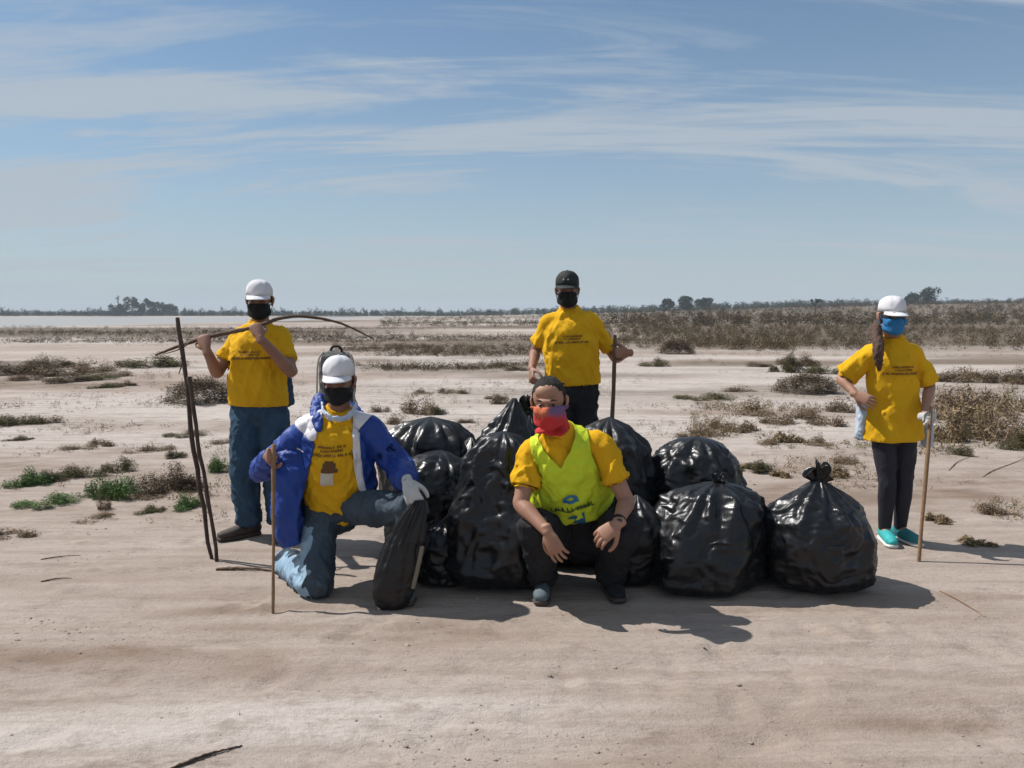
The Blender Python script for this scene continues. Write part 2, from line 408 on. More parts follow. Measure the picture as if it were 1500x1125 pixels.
# ------------------------------------------------------------------ vegetation
def leaf_cloud(n, rx, ry, h, size, seed, stems=14, flat=0.0, blade=0.0, hollow=0.35):
    """Low shrub: many small leaf faces spread through a dome, on thin branching stems. Returns verts, tri faces."""
    g = np.random.default_rng(seed)
    th = g.uniform(0, 2 * np.pi, n); u = g.uniform(hollow, 1, n) ** 0.6; el = np.arcsin(g.uniform(0.02, 1, n) ** 0.8)
    lump = 0.68 + 0.38 * fbm(np.stack([np.cos(th) * 1.8, np.sin(th) * 1.8, el * 2 + seed], 1), 3)
    c = np.stack([np.cos(th) * np.cos(el) * rx * u * lump, np.sin(th) * np.cos(el) * ry * u * lump, np.sin(el) * h * u * (0.75 + 0.5 * lump * g.uniform(0.6, 1.1, n))], 1)
    d = g.normal(size=(n, 3)); d[:, 2] = np.abs(d[:, 2]) * (0.6 + blade * 3); d /= np.linalg.norm(d, axis=1)[:, None]
    s = np.cross(d, g.normal(size=(n, 3))); s /= np.linalg.norm(s, axis=1)[:, None]
    L = size * g.uniform(0.6, 1.5, n)[:, None] * (1 + blade * 1.5); W = L * (0.38 if not blade else 0.10)
    v = np.stack([c + s * W - d * L * .4, c + d * L * 0.6, c - s * W - d * L * .4], 1).reshape(-1, 3)
    f = np.arange(n * 3).reshape(-1, 3)
    sv, sf = [], []
    for i in range(stems):
        a = g.uniform(0, 2 * np.pi); e = g.uniform(0.3, 1.2); q = np.array([np.cos(a) * np.cos(e) * rx, np.sin(a) * np.cos(e) * ry, np.sin(e) * h]) * g.uniform(0.7, 1.05)
        b = q * 0.06 * np.array([1, 1, 0]); mid = (b + q) / 2 + g.normal(size=3) * 0.06 * h
        w = 0.006 * max(h, 0.2); o = np.array([-np.sin(a), np.cos(a), 0]) * w; o2 = np.array([0, 0, 1]) * w
        base = len(sv); sv += [b - o, b + o, b + o2, mid - o * .7, mid + o * .7, mid + o2 * .7, q]
        for t in ((0, 1, 4), (0, 4, 3), (1, 2, 5), (1, 5, 4), (2, 0, 3), (2, 3, 5), (3, 4, 6), (4, 5, 6), (5, 3, 6)): sf.append([base + j for j in t])
    if sv:
        f = np.concatenate([f, np.array(sf) + len(v)]); v = np.concatenate([v, np.array(sv)])
    v[:, 2] = np.maximum(v[:, 2], -0.01)
    return v, f
def clumped(n, size, seed, stems, blade, hollow, flat):
    """An irregular shrub: several uneven clumps of leaves sharing one footprint."""
    g = np.random.default_rng(seed * 13 + 5); V, F = [], []; off = 0; m = 7; nl = n // m
    for k in range(m):
        a = g.uniform(0, 6.28); r = 0.36 * math.sqrt(g.uniform(0, 1)); s = g.uniform(0.16, 0.30); h = g.uniform(0.35, 1.0) * (1.0 if r < 0.2 else 0.75)
        v, f = leaf_cloud(nl, s * (1 + flat), s * (1 + flat), h, size, seed * 31 + k, max(1, stems // m), blade=blade, hollow=hollow)
        v = v + np.array([math.cos(a) * r, math.sin(a) * r, 0]); V.append(v); F.append(f + off); off += len(v)
    return np.concatenate(V), np.concatenate(F)
def tri_mesh(name, v, f, tint=None):
    me = mesh_from(name, v, f.astype(np.int32), False)
    if tint is not None:
        a = me.color_attributes.new('tint', 'FLOAT_COLOR', 'POINT'); a.data.foreach_set('color', np.concatenate([tint, np.ones((len(tint), 1))], 1).astype(np.float32).ravel())
    return me
def leaf_tint(v, n4, g, spread=0.35):
    t = np.repeat(1 + g.uniform(-spread, spread, n4), 4); t = np.concatenate([t, np.full(len(v) - len(t), 0.8)])
    return np.stack([t, t * (1 + g.uniform(-.05, .05)), t], 1)

VM = {
    'brush': material('brown_brush', (0.080, 0.048, 0.020), 0.9, (0.088, 0.064, 0.026), 0.5, attr='tint', spec=0.2),
    'dry':   material('dry_brown_twigs', (0.165, 0.115, 0.075), 0.9, (0.235, 0.175, 0.120), 3, attr='tint', spec=0.2),
    'dark':  material('dark_brown_scrub', (0.090, 0.062, 0.038), 0.9, (0.130, 0.092, 0.056), 4, attr='tint', spec=0.2),
    'olive': material('olive_leaves', (0.085, 0.078, 0.034), 0.85, (0.125, 0.105, 0.050), 4, attr='tint', spec=0.25),
    'green': material('green_leaves', (0.060, 0.125, 0.026), 0.8, (0.095, 0.150, 0.042), 4, attr='tint', spec=0.3),
    'straw': material('straw_grass', (0.26, 0.19, 0.11), 0.9, (0.19, 0.14, 0.085), 4, attr='tint', spec=0.2),
}
PROTO = {}
for kind, (nn, size, blade, st) in {'dry': (1540, 0.050, 0.5, 42), 'dark': (4200, 0.046, 0.2, 28), 'olive': (2800, 0.05, 0.35, 14), 'green': (2800, 0.055, 0.3, 14), 'straw': (1400, 0.085, 1.0, 28)}.items():
    PROTO[kind] = []
    for k in range(6):
        g = np.random.default_rng(50 + k)
        v, f = clumped(nn, size, 7 * k + len(kind), st, blade, 0.05 if kind in ('dry', 'straw') else 0.25, 0.25)
        t0 = fbm(v * 9 + k, 2) * .35 + 1 + np.repeat(g.uniform(-.25, .25, len(v) // 3 + 1), 3)[:len(v)]; me = tri_mesh('shrub', v, f, np.stack([t0, t0, t0 * .97], 1)); me.materials.append(VM[kind]); PROTO[kind].append(me)
PROTO['mound'] = []
for k in range(6):
    g = np.random.default_rng(70 + k); v, f = leaf_cloud(9000, 0.50, 0.5, 1.0, 0.020, 90 + k, 0, blade=.9, hollow=.5)
    t0 = 1 + np.repeat(g.uniform(-.3, .3, len(v) // 3 + 1), 3)[:len(v)]; me = tri_mesh('shrub', v, f, np.stack([t0, t0, t0], 1)); me.materials.append(VM['dark']); PROTO['mound'].append(me)
LAB = {
    'dry':   ('dry_shrub', 'dry brown leafless shrub', 'shrub', 'dry brown shrubs'),
    'dark':  ('mound_shrub', 'dense dark brown shrub', 'shrub', 'dark brown shrubs'),
    'olive': ('olive_shrub', 'low olive green shrub', 'shrub', 'olive shrubs'),
    'green': ('green_plant', 'fresh bright green leafy plant', 'plant', 'green plants'),
    'straw': ('straw_tuft', 'straw coloured tuft of dead grass', 'grass tuft', 'straw tufts'),
}
# x, base row, width and height in the photograph, kind
SPOTS = [
 (285, 592, 96, 34, 'dark'), (20, 550, 80, 24, 'dark'), (78, 551, 70, 27, 'dry'), (125, 546, 66, 22, 'dry'), (88, 561, 60, 14, 'dark'), (60, 540, 60, 20, 'dark'), (32, 558, 40, 10, 'dark'), (155, 552, 50, 14, 'dry'),
 (205, 538, 74, 19, 'olive'), (150, 569, 40, 9, 'olive'), (176, 566, 32, 8, 'dark'), (140, 556, 50, 10, 'olive'), (245, 537, 50, 8, 'olive'),
 (22, 624, 62, 18, 'olive'), (58, 620, 46, 20, 'dry'), (22, 645, 34, 9, 'olive'), (112, 660, 46, 12, 'dry'), (142, 655, 42, 20, 'dry'), (196, 664, 36, 11, 'dry'), (228, 661, 40, 14, 'dry'), (262, 640, 46, 9, 'olive'),
 (34, 714, 62, 30, 'green'), (64, 708, 46, 18, 'olive'), (166, 731, 62, 42, 'green'), (142, 733, 44, 26, 'green'), (118, 700, 56, 22, 'olive'), (52, 744, 68, 18, 'green'), (270, 747, 46, 26, 'green'), (236, 724, 74, 40, 'dark'), (272, 716, 50, 34, 'dry'), (214, 730, 40, 24, 'dry'), (325, 693, 34, 30, 'green'), (166, 692, 36, 24, 'olive'), (216, 752, 40, 14, 'olive'), (252, 672, 34, 12, 'olive'), (10, 790, 60, 24, 'dry'), (128, 764, 60, 12, 'dry'), (150, 748, 18, 34, 'dry'), (318, 650, 30, 12, 'dry'),
 (612, 607, 58, 30, 'dry'), (636, 608, 34, 12, 'olive'), (663, 577, 40, 16, 'dry'), (612, 577, 34, 10, 'dry'), (683, 620, 24, 9, 'dark'), (730, 592, 26, 26, 'dry'), (578, 622, 26, 22, 'dry'), (558, 604, 26, 18, 'dry'), (726, 586, 26, 8, 'dark'), (756, 543, 30, 8, 'dark'),
 (993, 519, 54, 20, 'dark'), (958, 537, 34, 13, 'olive'), (1114, 538, 30, 9, 'dark'), (1158, 546, 46, 26, 'olive'), (1178, 536, 50, 18, 'dark'), (1192, 577, 90, 34, 'dark'), (1214, 548, 44, 16, 'olive'), (1030, 586, 66, 11, 'olive'), (1082, 574, 46, 12, 'dry'),
 (1042, 640, 50, 26, 'dry'), (1080, 632, 60, 30, 'dry'), (1100, 608, 56, 26, 'dry'), (1140, 622, 50, 28, 'dry'), (1176, 612, 52, 24, 'dry'), (1082, 634, 30, 10, 'dark'), (1010, 642, 30, 12, 'dry'), (1215, 626, 50, 36, 'dry'), (1196, 652, 40, 20, 'dry'), (1160, 648, 36, 16, 'straw'), (1122, 650, 40, 14, 'dry'), (1236, 604, 44, 30, 'dry'), (1110, 694, 54, 18, 'olive'), (1092, 686, 24, 8, 'straw'), (1150, 700, 30, 12, 'straw'), (1240, 680, 40, 20, 'dry'), (1224, 700, 34, 14, 'straw'),
 (1405, 600, 70, 44, 'dry'), (1450, 610, 76, 58, 'dry'), (1490, 604, 70, 62, 'dry'), (1420, 640, 70, 50, 'dry'), (1470, 646, 80, 56, 'dry'), (1392, 648, 44, 36, 'straw'), (1400, 560, 60, 24, 'dry'), (1440, 556, 60, 26, 'dry'), (1486, 562, 50, 24, 'dark'), (1445, 626, 60, 36, 'straw'), (1392, 615, 40, 30, 'dry'), (1497, 660, 50, 30, 'olive'),
 (1454, 754, 34, 34, 'dry'), (1480, 756, 44, 14, 'dry'), (1412, 668, 30, 20, 'olive'), (1384, 768, 40, 16, 'straw'), (1440, 800, 40, 12, 'straw'),
]
gq = np.random.default_rng(5)
def where(px, py):
    if px < 350: return 'out towards the lake' if py < 575 else 'on the flat beyond the two poles' if py < 680 else 'in the patch beside the two poles'
    if px < 800: return 'on bare ground behind the heap of bags'
    if px < 1300: return 'by the edge of the far brush' if py < 560 else 'on the flat between the bags and the woman' if py < 670 else 'just behind the tied bags'
    return 'in the thicket beside the woman' if py < 665 else 'on the dirt past the woman with the cane'
for i, (px, py, w, h, kind) in enumerate(SPOTS):
    b = GP(px, py); sc = b.y / FPX * 1.08
    nm, lab, cat, grp = LAB[kind]
    o = link(nm, PROTO['mound' if px in (285, 1192, 993) else kind][i % 6], None); o.location = (b.x, b.y + w * sc * 0.25, gz(b.x, b.y) - 0.01)
    o.scale = (w * sc * 1.35, w * sc * gq.uniform(1.0, 1.5), h * sc * (1.0 if kind == 'dry' or px in (285, 993) else 0.8 if px == 1192 else 1.2)); o.rotation_euler = (0, 0, gq.uniform(-0.5, 0.5))
    if (px, py) in ((285, 592), (1192, 577), (166, 731)): tag(o, {285: 'lone rounded dark brown mound shrub behind the standing man', 1192: 'wide dark brown mound shrub beyond the woman\'s bent elbow', 166: 'biggest bright green leafy plant, in the patch beside the two poles'}[px], cat)
    else: tag(o, lab + ' ' + where(px, py), cat, grp + ' ' + where(px, py))

# scrub that nobody could count: bands of low brush further out ------------
def scatter(name, label_kind, pos, hs, mat, seed, tris=46, size=0.16, aspect=1.5):
    g = np.random.default_rng(seed); protos = []
    for k in range(6):
        v, f = leaf_cloud(tris, 0.5 * aspect, 0.5 * aspect, 1.0, size, seed + k, 2, blade=0.15, hollow=0.25); protos.append((v, f))
    V, F, T = [], [], []; off = 0
    for (x, y), h in zip(pos, hs):
        v, f = protos[g.integers(6)]; a = g.uniform(0, 6.28); ca, sa = math.cos(a), math.sin(a)
        q = v * h; q = np.stack([q[:, 0] * ca - q[:, 1] * sa + x, q[:, 0] * sa + q[:, 1] * ca + y, q[:, 2] * g.uniform(0.8, 1.2)], 1)
        V.append(q); F.append(f + off); off += len(v)
        base = g.uniform(0.6, 1.3); hue = g.uniform(-0.16, 0.22)
        t = base * (1 + g.uniform(-0.3, 0.3, len(v))); T.append(np.stack([t, t * (1 + hue * 0.6), t * (1 - 0.2 * hue)], 1))
    V = np.concatenate(V); V[:, 2] += np.repeat(gheight(np.array([p[0] for p in pos]), np.array([p[1] for p in pos])), [len(protos[0][0])] * len(pos)) - 0.02
    o = link(name, tri_mesh(name, V, np.concatenate(F), np.concatenate(T)), mat); o['kind'] = 'stuff'; o['label'] = label_kind
    return o
def field(n, dlo, dhi, ulo, uhi, seed, dens=None):
    """Points spread over the land between two distances and two bearings."""
    g = np.random.default_rng(seed); res = np.zeros((0, 2))
    while len(res) < n:
        d = np.exp(g.uniform(math.log(dlo), math.log(dhi), 4 * n)); u = g.uniform(ulo, uhi, 4 * n)
        k = np.ones(4 * n, bool) if dens is None else g.uniform(size=4 * n) < dens(u * d, d)
        res = np.concatenate([res, np.stack([u * d, d], 1)[k]])
    return res[:n]
def patchy(sx, sy, lo, hi, o):
    return lambda x, y: sstep(lo, hi, fbm(np.stack([x * sx + o, y * sy + o, 0 * x], 1), 3))
g0 = np.random.default_rng(3)
p1 = field(4200, 33, 110, 0.11, 0.95, 21, lambda x, y: np.where(y > 37 + 4 * np.sin(x * .4) + 3 * np.sin(x * 1.1), 0.35 + 0.65 * patchy(.06, .06, -.25, .15, 3)(x, y), 0.15))
scatter('scrub_brush', 'brown and olive brush covering the flat behind the woman', p1, g0.uniform(0.22, 0.62, len(p1)), VM['brush'], 31, 54, 0.15)
p2 = field(2600, 100, 320, 0.04, 0.95, 22)
scatter('far_scrub', 'grey green brush on the low rise along the horizon', p2, g0.uniform(0.6, 1.8, len(p2)), VM['brush'], 32, 30, 0.28)
p3 = field(3400, 42, 94, -0.95, 0.12, 23, patchy(.05, .12, -.2, .25, 9))
scatter('shore_scrub', 'dark brush in a band along the near lake shore', p3, g0.uniform(0.14, 0.40, len(p3)), VM['dark'], 33, 22, 0.26, 2.4)
p4 = field(2600, 21, 40, -0.22, 0.10, 24, lambda x, y: patchy(.10, .3, -.15, .1, 2)(x, y) * np.where(y > 23 + 2.0 * np.sin(x * .7), 1, 0.2))
scatter('mid_scrub', 'brown low brush in a band behind the black bags', p4, g0.uniform(0.10, 0.26, len(p4)), VM['brush'], 34, 30, 0.2, 2.4)
p5 = field(900, 13, 46, -0.85, 0.9, 25, patchy(.12, .4, 0.0, .35, 5))
scatter('low_scrub', 'sparse low dry brush dotted over the salt flat', p5, g0.uniform(0.05, 0.16, len(p5)), VM['dry'], 35, 36, 0.2, 2.4)
p6 = field(900, 95, 330, -0.16, 0.10, 26, patchy(.02, .06, -.3, .2, 4))
scatter('lakeside_reeds', 'olive brush and reeds at the far end of the lake', p6, g0.uniform(0.2, 0.9, len(p6)), VM['olive'], 36, 26, 0.26, 2.0)
# short dead stalks and litter near the group
p7 = field(3200, 5.8, 17, -0.8, 0.8, 27, patchy(.7, 1.0, -.05, .40, 6))
scatter('dead_grass', 'sparse short dead stalks and litter on the dusty ground', p7, g0.uniform(0.03, 0.11, len(p7)), VM['straw'], 37, 16, 0.26, 1.8)
p9 = field(520, 8.8, 21, 0.50, 0.85, 29, patchy(.35, .5, -.2, .25, 7))
scatter('dry_thicket', 'pale dry brush and dead grass filling the flat beside the woman', p9, g0.uniform(0.08, 0.30, len(p9)), VM['straw'], 39, 40, 0.20, 1.5)
p10 = field(420, 9.0, 17, 0.22, 0.46, 30, patchy(.5, .6, -.1, .3, 7))
scatter('dead_stalks', 'pale dead stalks scattered between the bags and the woman', p10, g0.uniform(0.05, 0.15, len(p10)), VM['straw'], 40, 26, 0.24, 1.6)
p11 = field(1100, 8.5, 24, -0.75, 0.35, 44, patchy(.35, .7, .0, .35, 21))
scatter('grass_mats', 'thin yellow green mats of low grass over the salt flat', p11, g0.uniform(0.035, 0.085, len(p11)), VM['olive'], 45, 18, 0.24, 3.2)
p8 = field(160, 2.6, 5.4, -0.75, 0.75, 28, patchy(.9, 1.4, .1, .5, 12))
scatter('soil_litter', 'bits of dry plant litter on the dirt track', p8, g0.uniform(0.010, 0.028, len(p8)), VM['dry'], 38, 10, 0.4, 1.6)

# clods and pebbles
def pebbles():
    g = np.random.default_rng(8); ico = np.array([(0, 0, 1), (.9, 0, .4), (.28, .85, .4), (-.72, .53, .4), (-.72, -.53, .4), (.28, -.85, .4), (.72, .53, -.4), (-.28, .85, -.4), (-.9, 0, -.4), (-.28, -.85, -.4), (.72, -.53, -.4), (0, 0, -1)])
    fc = np.array([(0, 1, 2), (0, 2, 3), (0, 3, 4), (0, 4, 5), (0, 5, 1), (1, 6, 2), (2, 7, 3), (3, 8, 4), (4, 9, 5), (5, 10, 1), (6, 7, 2), (7, 8, 3), (8, 9, 4), (9, 10, 5), (10, 6, 1), (11, 7, 6), (11, 8, 7), (11, 9, 8), (11, 10, 9), (11, 6, 10)])
    pos = field(2400, 2.4, 9.5, -0.8, 0.8, 41, lambda x, y: 0.03 + 0.97 * patchy(.9, 2.2, .15, .55, 15)(x, y))
    xs = np.array([p[0] for p in pos]); ys = np.array([p[1] for p in pos]); zs = gheight(xs, ys)
    V, F = [], []
    for i in range(len(pos)):
        s = 0.0019 * math.exp(g.normal() * 0.5) * (1 + 0.12 * ys[i])
        V.append(ico * g.uniform(0.7, 1.3, (12, 1)) * s * np.array([1.2, 1.0, 0.6]) + np.array([xs[i], ys[i], zs[i] + s * 0.15])); F.append(fc + 12 * i)
    o = link('pebbles', mesh_from('pebbles', np.concatenate(V), np.concatenate(F).astype(np.int32), False), material('clods', (0.27, 0.215, 0.175), 0.95, (0.36, 0.30, 0.26), 9, spec=0.2))
    o['kind'] = 'stuff'; o['label'] = 'small clods and pebbles strewn over the dirt'
pebbles()

# trees beyond the lake and on the rise ------------------------------------
TM = material('distant_leaves', (0.026, 0.038, 0.020), 0.9, (0.040, 0.052, 0.026), 0.4, attr='tint', spec=0.2)
BARK = material('bark', (0.09, 0.07, 0.055), 0.95, (0.06, 0.048, 0.04), 2.0)
def tree(px, d, h, w, seed, label, group=None, sparse=False):
    x = (px - 750) / FPX * d; z = gz(x, d); g = np.random.default_rng(seed)
    r = empty('distant_tree', (x, d, z)); lean = g.uniform(-0.06, 0.06) * h
    th = h * (0.8 if sparse else 0.6)
    shp = [tube([(0, 0, -0.2), (lean * .5, 0, th * .5), (lean, 0, th)], [h * .030, h * .022, h * .008], n=7, sub=3)]
    for k in range(5):
        a = g.uniform(0, 6.28); z0 = th * g.uniform(0.35, 0.9); L = w * g.uniform(0.3, 0.45)
        shp.append(tube([(lean * z0 / th, 0, z0), (lean + math.cos(a) * L, math.sin(a) * L, z0 + L * 0.7)], [h * .012, h * .004], n=5, sub=2))
    link('trunk', mesh_from('trunk', *[[tuple(q) for q in s] for s in join(shp)]), BARK, r)
    V, F, T = [], [], []; off = 0
    for k in range(5 if sparse else 11):
        a = g.uniform(0, 6.28); rr = w * 0.36 * math.sqrt(g.uniform(0.05, 1)); cz = h * g.uniform(0.62 if sparse else 0.12, 0.74)
        s = w * g.uniform(0.20, 0.36) * (0.6 if sparse else 1)
        v, f = leaf_cloud(26 if sparse else 150, s, s, s * 0.8, 0.35 if sparse else 0.60, seed * 20 + k, 0, hollow=0.4)
        v2 = v.copy(); lo = g.uniform(size=len(v) // 3) < 0.35; v2[np.repeat(lo, 3), 2] *= -0.5
        V.append(v2 + np.array([math.cos(a) * rr + lean, math.sin(a) * rr, cz])); F.append(f + off); off += len(v); T.append(np.repeat(g.uniform(0.6, 1.4, len(v) // 3), 3)[:, None] * np.ones(3))
    link('crown', tri_mesh('crown', np.concatenate(V), np.concatenate(F), np.concatenate(T)), TM, r)
    tag(r, label, 'tree', group)
LT = 'grey green tree in the tall clump across the lake'
for i, (px, h, w) in enumerate([(196, 13.2, 9), (214, 11.5, 8.5), (206, 9.5, 9), (226, 9.6, 8), (240, 8.6, 9), (184, 7.6, 7), (252, 6.6, 8), (168, 5.6, 8)]):
    tree(px, 440 + (i * 7) % 23, h, w, 60 + i, LT, 'clump of trees across the lake')
tree(176, 452, 14.2, 4.0, 81, 'thin bare-stemmed tree poking out beside the clump across the lake', None, True)
for i, (px, h, w) in enumerate([(978, 9.0, 6), (1004, 9.6, 7.5), (1030, 8.6, 7)]):
    tree(px, 300 + 6 * i, h - 3.8, w, 90 + i, 'small round tree rising above the brush beyond the man with the dark cap', 'small trees beyond the man with the dark cap')
tree(1334, 290, 4.0, 7, 97, 'low dark tree beside the broad tree behind the woman in the white cap')
tree(1356, 296, 5.4, 9, 98, 'broad dark tree on the skyline behind the woman in the white cap')
tree(1192, 150, 4.6, 2.6, 99, 'spindly bare shrub tree sticking up from the brush beyond the tied bag', None, True)
tl = field(3200, 430, 470, -1.5, -0.02, 51)
scatter('treeline', 'low dark line of trees along the far shore', tl, np.where(g0.uniform(size=3200) < .06, g0.uniform(3.4, 5.0, 3200), g0.uniform(1.8, 3.2, 3200)), TM, 52, 32, 0.32, 1.3)
tl = field(1300, 380, 470, -0.03, 0.85, 53)
scatter('skyline_trees', 'low dark line of trees along the horizon of the rise', tl, g0.uniform(1.8, 3.8, 1300), TM, 54, 60, 0.26, 1.3)
# ------------------------------------------------------------------ black rubbish bags
def bag_material(name, c, rough):
    m = bpy.data.materials.new(name); m.use_nodes = True; nt = m.node_tree; nd, ln = nt.nodes, nt.links; b = nd['Principled BSDF']
    b.inputs['Base Color'].default_value = (*c, 1); b.inputs['Roughness'].default_value = rough; b.inputs['Specular IOR Level'].default_value = 0.42
    t = nd.new('ShaderNodeTexCoord')
    mp = nd.new('ShaderNodeMapping'); ln.new(t.outputs['Object'], mp.inputs[0]); mp.inputs['Scale'].default_value = (1, 1, 0.55)
    n1 = N(nd, 'ShaderNodeTexNoise', Scale=11, Detail=5, Roughness=0.55, Distortion=1.2); ln.new(mp.outputs[0], n1.inputs['Vector'])
    n2 = N(nd, 'ShaderNodeTexVoronoi', Scale=16); n2.feature = 'SMOOTH_F1'; ln.new(mp.outputs[0], n2.inputs['Vector'])
    h = M_('ADD', n1.outputs[0], M_('MULTIPLY', n2.outputs[0], 0.35, None, nd, ln), None, nd, ln)
    bp = N(nd, 'ShaderNodeBump', Strength=0.34, Distance=0.02); ln.new(h, bp.inputs['Height']); ln.new(bp.outputs[0], b.inputs['Normal'])
    r = nd.new('ShaderNodeMapRange'); ln.new(n1.outputs[0], r.inputs[0]); r.inputs[1].default_value = 0.3; r.inputs[2].default_value = 0.7; r.inputs[3].default_value = rough * 0.75; r.inputs[4].default_value = rough * 1.35
    ln.new(r.outputs[0], b.inputs['Roughness'])
    return m
BAG = bag_material('black_plastic', (0.0065, 0.007, 0.009), 0.33)
BAGD = bag_material('matt_black_plastic', (0.006, 0.006, 0.007), 0.42)
def bag(px, Y, w, d, h, seed, label, group=None, top=0.16, lean=(0, 0), knot=True, prof=None, amp=1.0, mat=BAG, z0=0.0, yaw=0.0, pinch=0.10, pa=0.12, p0=0.5):
    """A filled bag: bulging body, flat seat, pleats gathered into a tied neck."""
    g = np.random.default_rng(seed); nu, nv = 140, 92
    t = np.linspace(0, 1, nv)
    if prof is None:
        prof = [(0, 0.0), (0.008, 0.50), (0.03, 0.72), (0.10, 0.90), (0.28, 1.0), (0.50, 0.98), (0.68, 0.86), (0.80, 0.66), (0.89, 0.40), (0.95, 0.20), (1.0, 0.03)]
    pt = np.array([a for a, _ in prof]); pr = np.array([b for _, b in prof])
    s = t ** 0.9; rad = np.interp(s, pt, pr)
    for _ in range(3): rad[2:-2] = (rad[1:-3] + rad[2:-2] * 2 + rad[3:-1]) / 4
    th = np.linspace(0, 2 * np.pi, nu, endpoint=False); TH, SS = np.meshgrid(th, s); RD = np.repeat(rad[:, None], nu, 1)
    cx, cy = np.cos(TH), np.sin(TH)
    P0 = np.stack([cx.ravel(), cy.ravel(), SS.ravel() * 1.3], 1)
    lob = 1 + 0.24 * fbm(P0 * np.array([1.1, 1.1, 0.9]) + seed * 3.1, 2).reshape(TH.shape)
    pl = np.sin(TH * g.integers(11, 15) + 5 * fbm(P0 * 1.3 + seed, 2).reshape(TH.shape)) * np.clip((SS - p0) / (1 - p0), 0, 1) ** 1.5
    r = RD * lob * (1 + pa * pl)
    X = np.stack([(cx * r * w / 2).ravel(), (cy * r * d / 2).ravel(), (SS * h).ravel()], 1)
    nrm = np.stack([(cx).ravel(), (cy).ravel(), ((SS - 0.4) * 0.8).ravel()], 1); nrm /= np.linalg.norm(nrm, axis=1)[:, None]
    q = X * np.array([1, 1, 0.6]) + seed
    disp = 0.036 * (ridged(q * 3.8 + 0.5 * fbm(q * 3, 2)[:, None], 3) - 0.15) + 0.011 * ridged(X * np.array([9, 9, 13]) + seed + 2 * fbm(X * 5, 2)[:, None], 2)
    # thin film stretched over rubbish: narrow creases where flat patches meet
    for cnt, ca, cw in ((40, .012, .034), (130, .0055, .015)):
        sd_ = np.stack([g.uniform(-w / 2, w / 2, cnt), g.uniform(-d / 2, d / 2, cnt), g.uniform(0, h, cnt)], 1)
        Xw = X + .03 * np.stack([fbm(X * 7 + k_, 2) for k_ in (1, 5, 9)], 1)
        D2 = np.sort(((Xw[:, None] - sd_[None]) ** 2).sum(-1) ** .5, axis=1)[:, :2]; disp = disp + ca * np.exp(-(D2[:, 1] - D2[:, 0]) / cw) - ca * .4
    wgt = np.clip(RD.ravel() * 1.3, 0.1, 1) * np.clip(SS.ravel() * 9, 0.1, 1)
    X = X + nrm * (disp * wgt * amp)[:, None] * min(1.0, w / 0.5)
    X[:, 0] += lean[0] * SS.ravel() ** 1.6; X[:, 1] += lean[1] * SS.ravel() ** 1.6
    X[:, 2] = np.maximum(X[:, 2], 0.0)
    i = (np.arange(nv - 1)[:, None] * nu + np.arange(nu)[None]).ravel(); i2 = (np.arange(nv - 1)[:, None] * nu + (np.arange(nu) + 1)[None] % nu).ravel()
    me = mesh_from('bag', X, np.stack([i, i2, i2 + nu, i + nu], 1))
    loc = XZ(px, Y, z0); loc.z += gz(loc.x, loc.y) - 0.006 if z0 == 0 else 0
    e = empty('garbage_bag', loc); e.rotation_euler = (0, 0, yaw)
    link('bag_body', me, mat, e)
    if knot:
        # the tied neck: a gathered throat and a crumpled frill of loose plastic
        kx, ky = lean[0], lean[1]; sh = []
        m, n = 14, 60; V = []; 
        for a in range(m):
            u = a / (m - 1); rr = top * (0.22 + 0.30 * u ** 1.3) if u > 0.25 else top * (0.30 - 0.32 * u)
            for b in range(n):
                an = 2 * math.pi * b / n
                k = rr * (1 + (0.15 + 0.5 * u) * math.sin(an * 7 + seed) + 0.25 * u * math.sin(an * 3 + 2 * seed))
                V.append((kx + math.cos(an) * k + u * top * 0.25 * math.sin(seed), ky + math.sin(an) * k * 0.7, h - 0.02 + u * top * (0.75 + 0.35 * math.sin(an * 2 + seed * 1.7) + 0.18 * math.sin(an * 9))))
        F = [(a * n + b, a * n + (b + 1) % n, (a + 1) * n + (b + 1) % n, (a + 1) * n + b) for a in range(m - 1) for b in range(n)]
        link('knot', thick(mesh_from('knot', V, F), 0.003), mat, e)
        link('tie_band', mesh_from('band', *[[tuple(q) for q in s_] for s_ in join([tube([(kx + math.cos(a) * top * .25, ky + math.sin(a) * top * .2, h + top * .17 + .004 * math.sin(3 * a)) for a in np.linspace(0, 2 * math.pi, 15)], [0.008] * 15, n=8, sub=2)])]), mat, e)
    return tag(e, label, 'garbage bag', group)

bag(1209, 4.42, 0.60, 0.56, 0.60, 3, 'round tied black garbage bag with an upright knot beside the woman', top=0.105, lean=(-0.02, 0.0), pa=.10, prof=[(0, 0.0), (0.008, 0.46), (0.03, 0.66), (0.10, 0.86), (0.28, 1.0), (0.50, 1.0), (0.66, 0.90), (0.78, 0.70), (0.87, 0.46), (0.94, 0.24), (1.0, .10)])
bag(1043, 4.42, 0.66, 0.56, 0.58, 8, 'big smooth black garbage bag in front of another, between squatting man and knotted bag', top=0.06, lean=(0.05, 0.05), pa=.15, prof=[(0, 0), (.008, .55), (.04, .80), (.14, .95), (.32, 1.0), (.55, .99), (.72, .90), (.84, .74), (.92, .54), (.97, .32), (1, .02)])
bag(1022, 4.98, 0.60, 0.54, 0.76, 12, 'black garbage bag standing behind the big smooth one, only its bulging shiny top showing', top=0.06, knot=False, lean=(0.0, 0.0), pa=.06, prof=[(0, 0), (.01, .5), (.05, .8), (.2, .98), (.6, 1.0), (.8, .88), (.92, .6), (.97, .34), (1, .02)])
bag(908, 4.95, 0.52, 0.5, 0.88, 17, 'dull black garbage bag rising behind the squatting man\'s shoulder', top=0.05, lean=(-0.06, 0), knot=False, prof=[(0, 0), (.01, .5), (.05, .8), (.2, .95), (.6, 1.0), (.82, .78), (.94, .45), (1, .02)], mat=BAGD)
